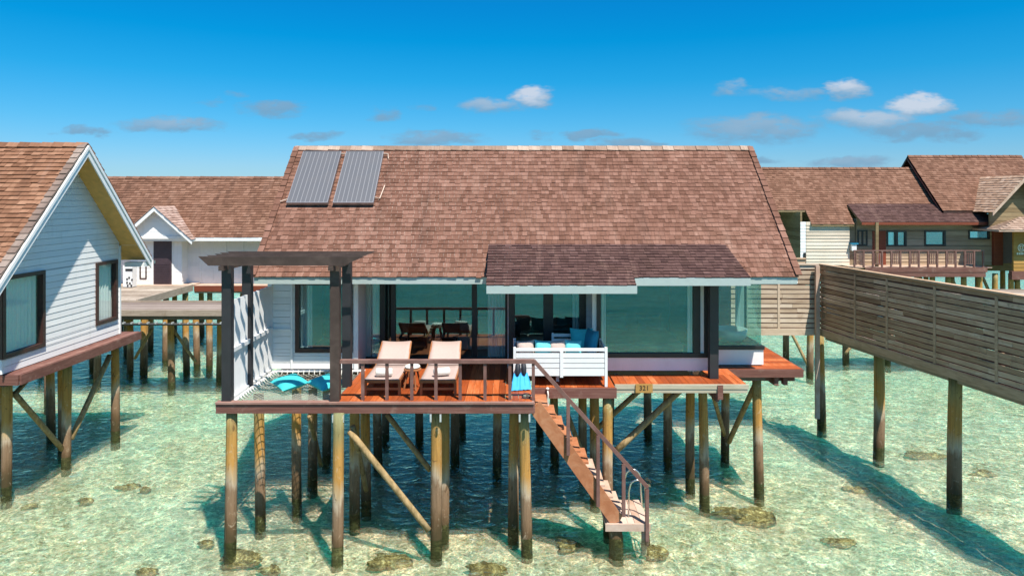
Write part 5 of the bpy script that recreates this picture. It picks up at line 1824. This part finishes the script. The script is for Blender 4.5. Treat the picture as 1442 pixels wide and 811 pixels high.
fence('slatted_fence', 'sunlit slatted timber fence facing the camera beside the central villa', (5.9, 21.3, 0), (9.56, 21.3, 0), (.3, 1.4, 2.4, 3.5), (8, 21.3, 0), (0, -1, 0), 13, 'sun_fence', .375)
fence('slatted_fence', 'added rear slatted timber fence darkening the gaps of the sunlit one beside the villa', (5.9, 23.3, 0), (10.0, 23.3, 0), (.3, 2, 3.6), (8, 23.3, 0), (0, -1, 0), 13, 'shaded_fence', .46)  # fence added out of view to darken the gaps of the sunlit one
endp = Vector((11.22, 11.8, 0))
dF = (endp - cor).normalized()
nF = Vector((dF.y, -dF.x, 0))
nF = nF if nF.x < 0 else -nF
fence('slatted_fence', 'long shaded slatted timber fence running towards the camera above the water', cor, endp, (.06, 1.7, 3.0, 4.65, 6.4, 8.2), (10.4, 16.5, 0), nF)
wk = thing('side_walkway', 'raised timber walkway on piles behind the long slatted fence', 'walkway', (11, 16.5, 0))
b = MB()
rr = -nF
for i in range(62):
    p0 = cor + dF * (i * .155)
    b.obox(p0 + dF * .074 + rr * .45 + Vector((0, 0, DZ - .03)), dF * .074, rr * .43, Vector((0, 0, .022)))
b.build('walkway', M['grey_dock'], wk)
b = MB()
for o_ in (.22, .78):
    b.obox(cor + dF * 4.8 + rr * o_ + Vector((0, 0, DZ - .16)), dF * 4.8, rr * .05, Vector((0, 0, .10)))
build_each(b, 'joist', M['weathered'], wk)
for q in ((1155, 592, .13), (1238, 628, .14), (1345, 692, .15)):
    pile(wk, q[0], q[1], q[2], 2.75)
cp = P(1151, 470, 21.1)
MB().box(cp.x - .06, cp.x + .06, 21.06, 21.16, .25, fz1).build('corner_post', M['landing'], wk)
b = MB()
deck_boards(b, 5.9, 9.6, 21.42, 23.2, DZ, 'x', .16)
b.build('walkway', M['grey_dock'], wk)
jr = thing('wooden_jetty', 'distant grey jetty on piles behind the slatted fences, at the right', 'jetty', (18, 29, 0))
b = MB()
deck_boards(b, 7.0, 27, 28.6, 30.7, DZ, 'x', .18)
b.build('walkway', M['weathered'], jr)
MB().box(7.0, 27, 28.52, 28.59, DZ - .25, DZ).box(7.0, 27, 30.71, 30.78, DZ - .25, DZ + .04).build('edge_beam', M['weathered'], jr)
for (px, py) in ((1107, 505), (1141, 523), (1190, 505), (1250, 505), (1310, 505), (1370, 505), (1420, 505)):
    pile(jr, px, py, .13, 2.7)
brace(jr, P(1113, 466, 28.0), P(1138, 515, 27.8), .06)
brace(jr, P(1205, 480, 29.4), P(1190, 498, 29.4), .06)

# ------------------------------------------------------------------ coral rocks on the bed
def rock(px, py, sx, sy, sz, lab, seed):
    rn = random.Random(seed)
    z = -0.5
    Yc = YW(py, z)
    c = Vector((X(px, Yc), Yc, z))
    n, mm = 18, 9
    ph = [rn.uniform(0, 6.28) for _ in range(8)]
    vs = []
    for i in range(mm + 1):
        th_ = math.pi * i / mm
        for j in range(n):
            a = 2 * math.pi * j / n
            r = 1 + .22 * math.sin(2 * a + ph[0] + 2 * th_) + .15 * math.sin(3 * a + ph[1]) + .13 * math.sin(5 * a + ph[2] + 4 * th_) + .08 * math.sin(9 * a + ph[3] + 7 * th_) + rn.uniform(-.09, .09)
            vs.append(c + Vector((sx * r * math.sin(th_) * math.cos(a), sy * r * math.sin(th_) * math.sin(a), sz * (.3 + r * .8 * math.cos(th_)))))
    fs = [(i * n + j, (i + 1) * n + j, (i + 1) * n + (j + 1) % n, i * n + (j + 1) % n) for i in range(mm) for j in range(n)]
    b = MB().add(vs, fs)
    tag(b.build('coral_rock', M['rock'], None, smooth=True), lab, 'rock', 'coral rocks under the water')
ROCKS = [(340, 790, .42, .30, .16, 'dark brown coral rock at the foot of the outermost deck pile'), (545, 795, .40, .26, .16, 'brown coral rock underwater between the front deck piles'),
         (686, 806, .40, .20, .16, 'rounded coral rock at the bottom edge between the deck piles'), (920, 782, .24, .18, .18, 'brown coral rock just past the stair landing'),
         (1047, 728, .62, .42, .16, 'wide tan coral rock in open water right of the stair landing'), (1300, 552 + 90, .5, .3, .06, 'flat tan coral patch between the walkway piles'),
         (178, 688, .28, .16, .09, 'tan flat coral rock in open water below the white villa'), (205, 692, .16, .12, .10, 'small brown coral rock beside the tan flat one'),
         (122, 708, .20, .13, .10, 'oval olive coral rock in open water at the left'), (42, 714, .20, .12, .06, 'low tan coral rock near the white villa front pile'),
         (290, 768, .16, .12, .10, 'small brown coral lump beside the shadow of the deck'), (205, 808, .2, .12, .1, 'brown coral lump at the bottom edge at the left'),
         (1385, 668, .34, .2, .07, 'flat tan coral patch behind the nearest walkway pile'), (1205, 690, .3, .2, .06, 'low coral patch beside the shadow of the fence'),
         (800, 770, .3, .2, .1, 'pale brown coral rock under the stair'), (1180, 765, .3, .2, .07, 'low tan coral rock near the bottom edge at the right'),
         (380, 805, .2, .14, .1, 'small dark coral rock at the bottom edge by the outermost deck pile')]
for i, r in enumerate(ROCKS):
    rock(*r, 100 + i)
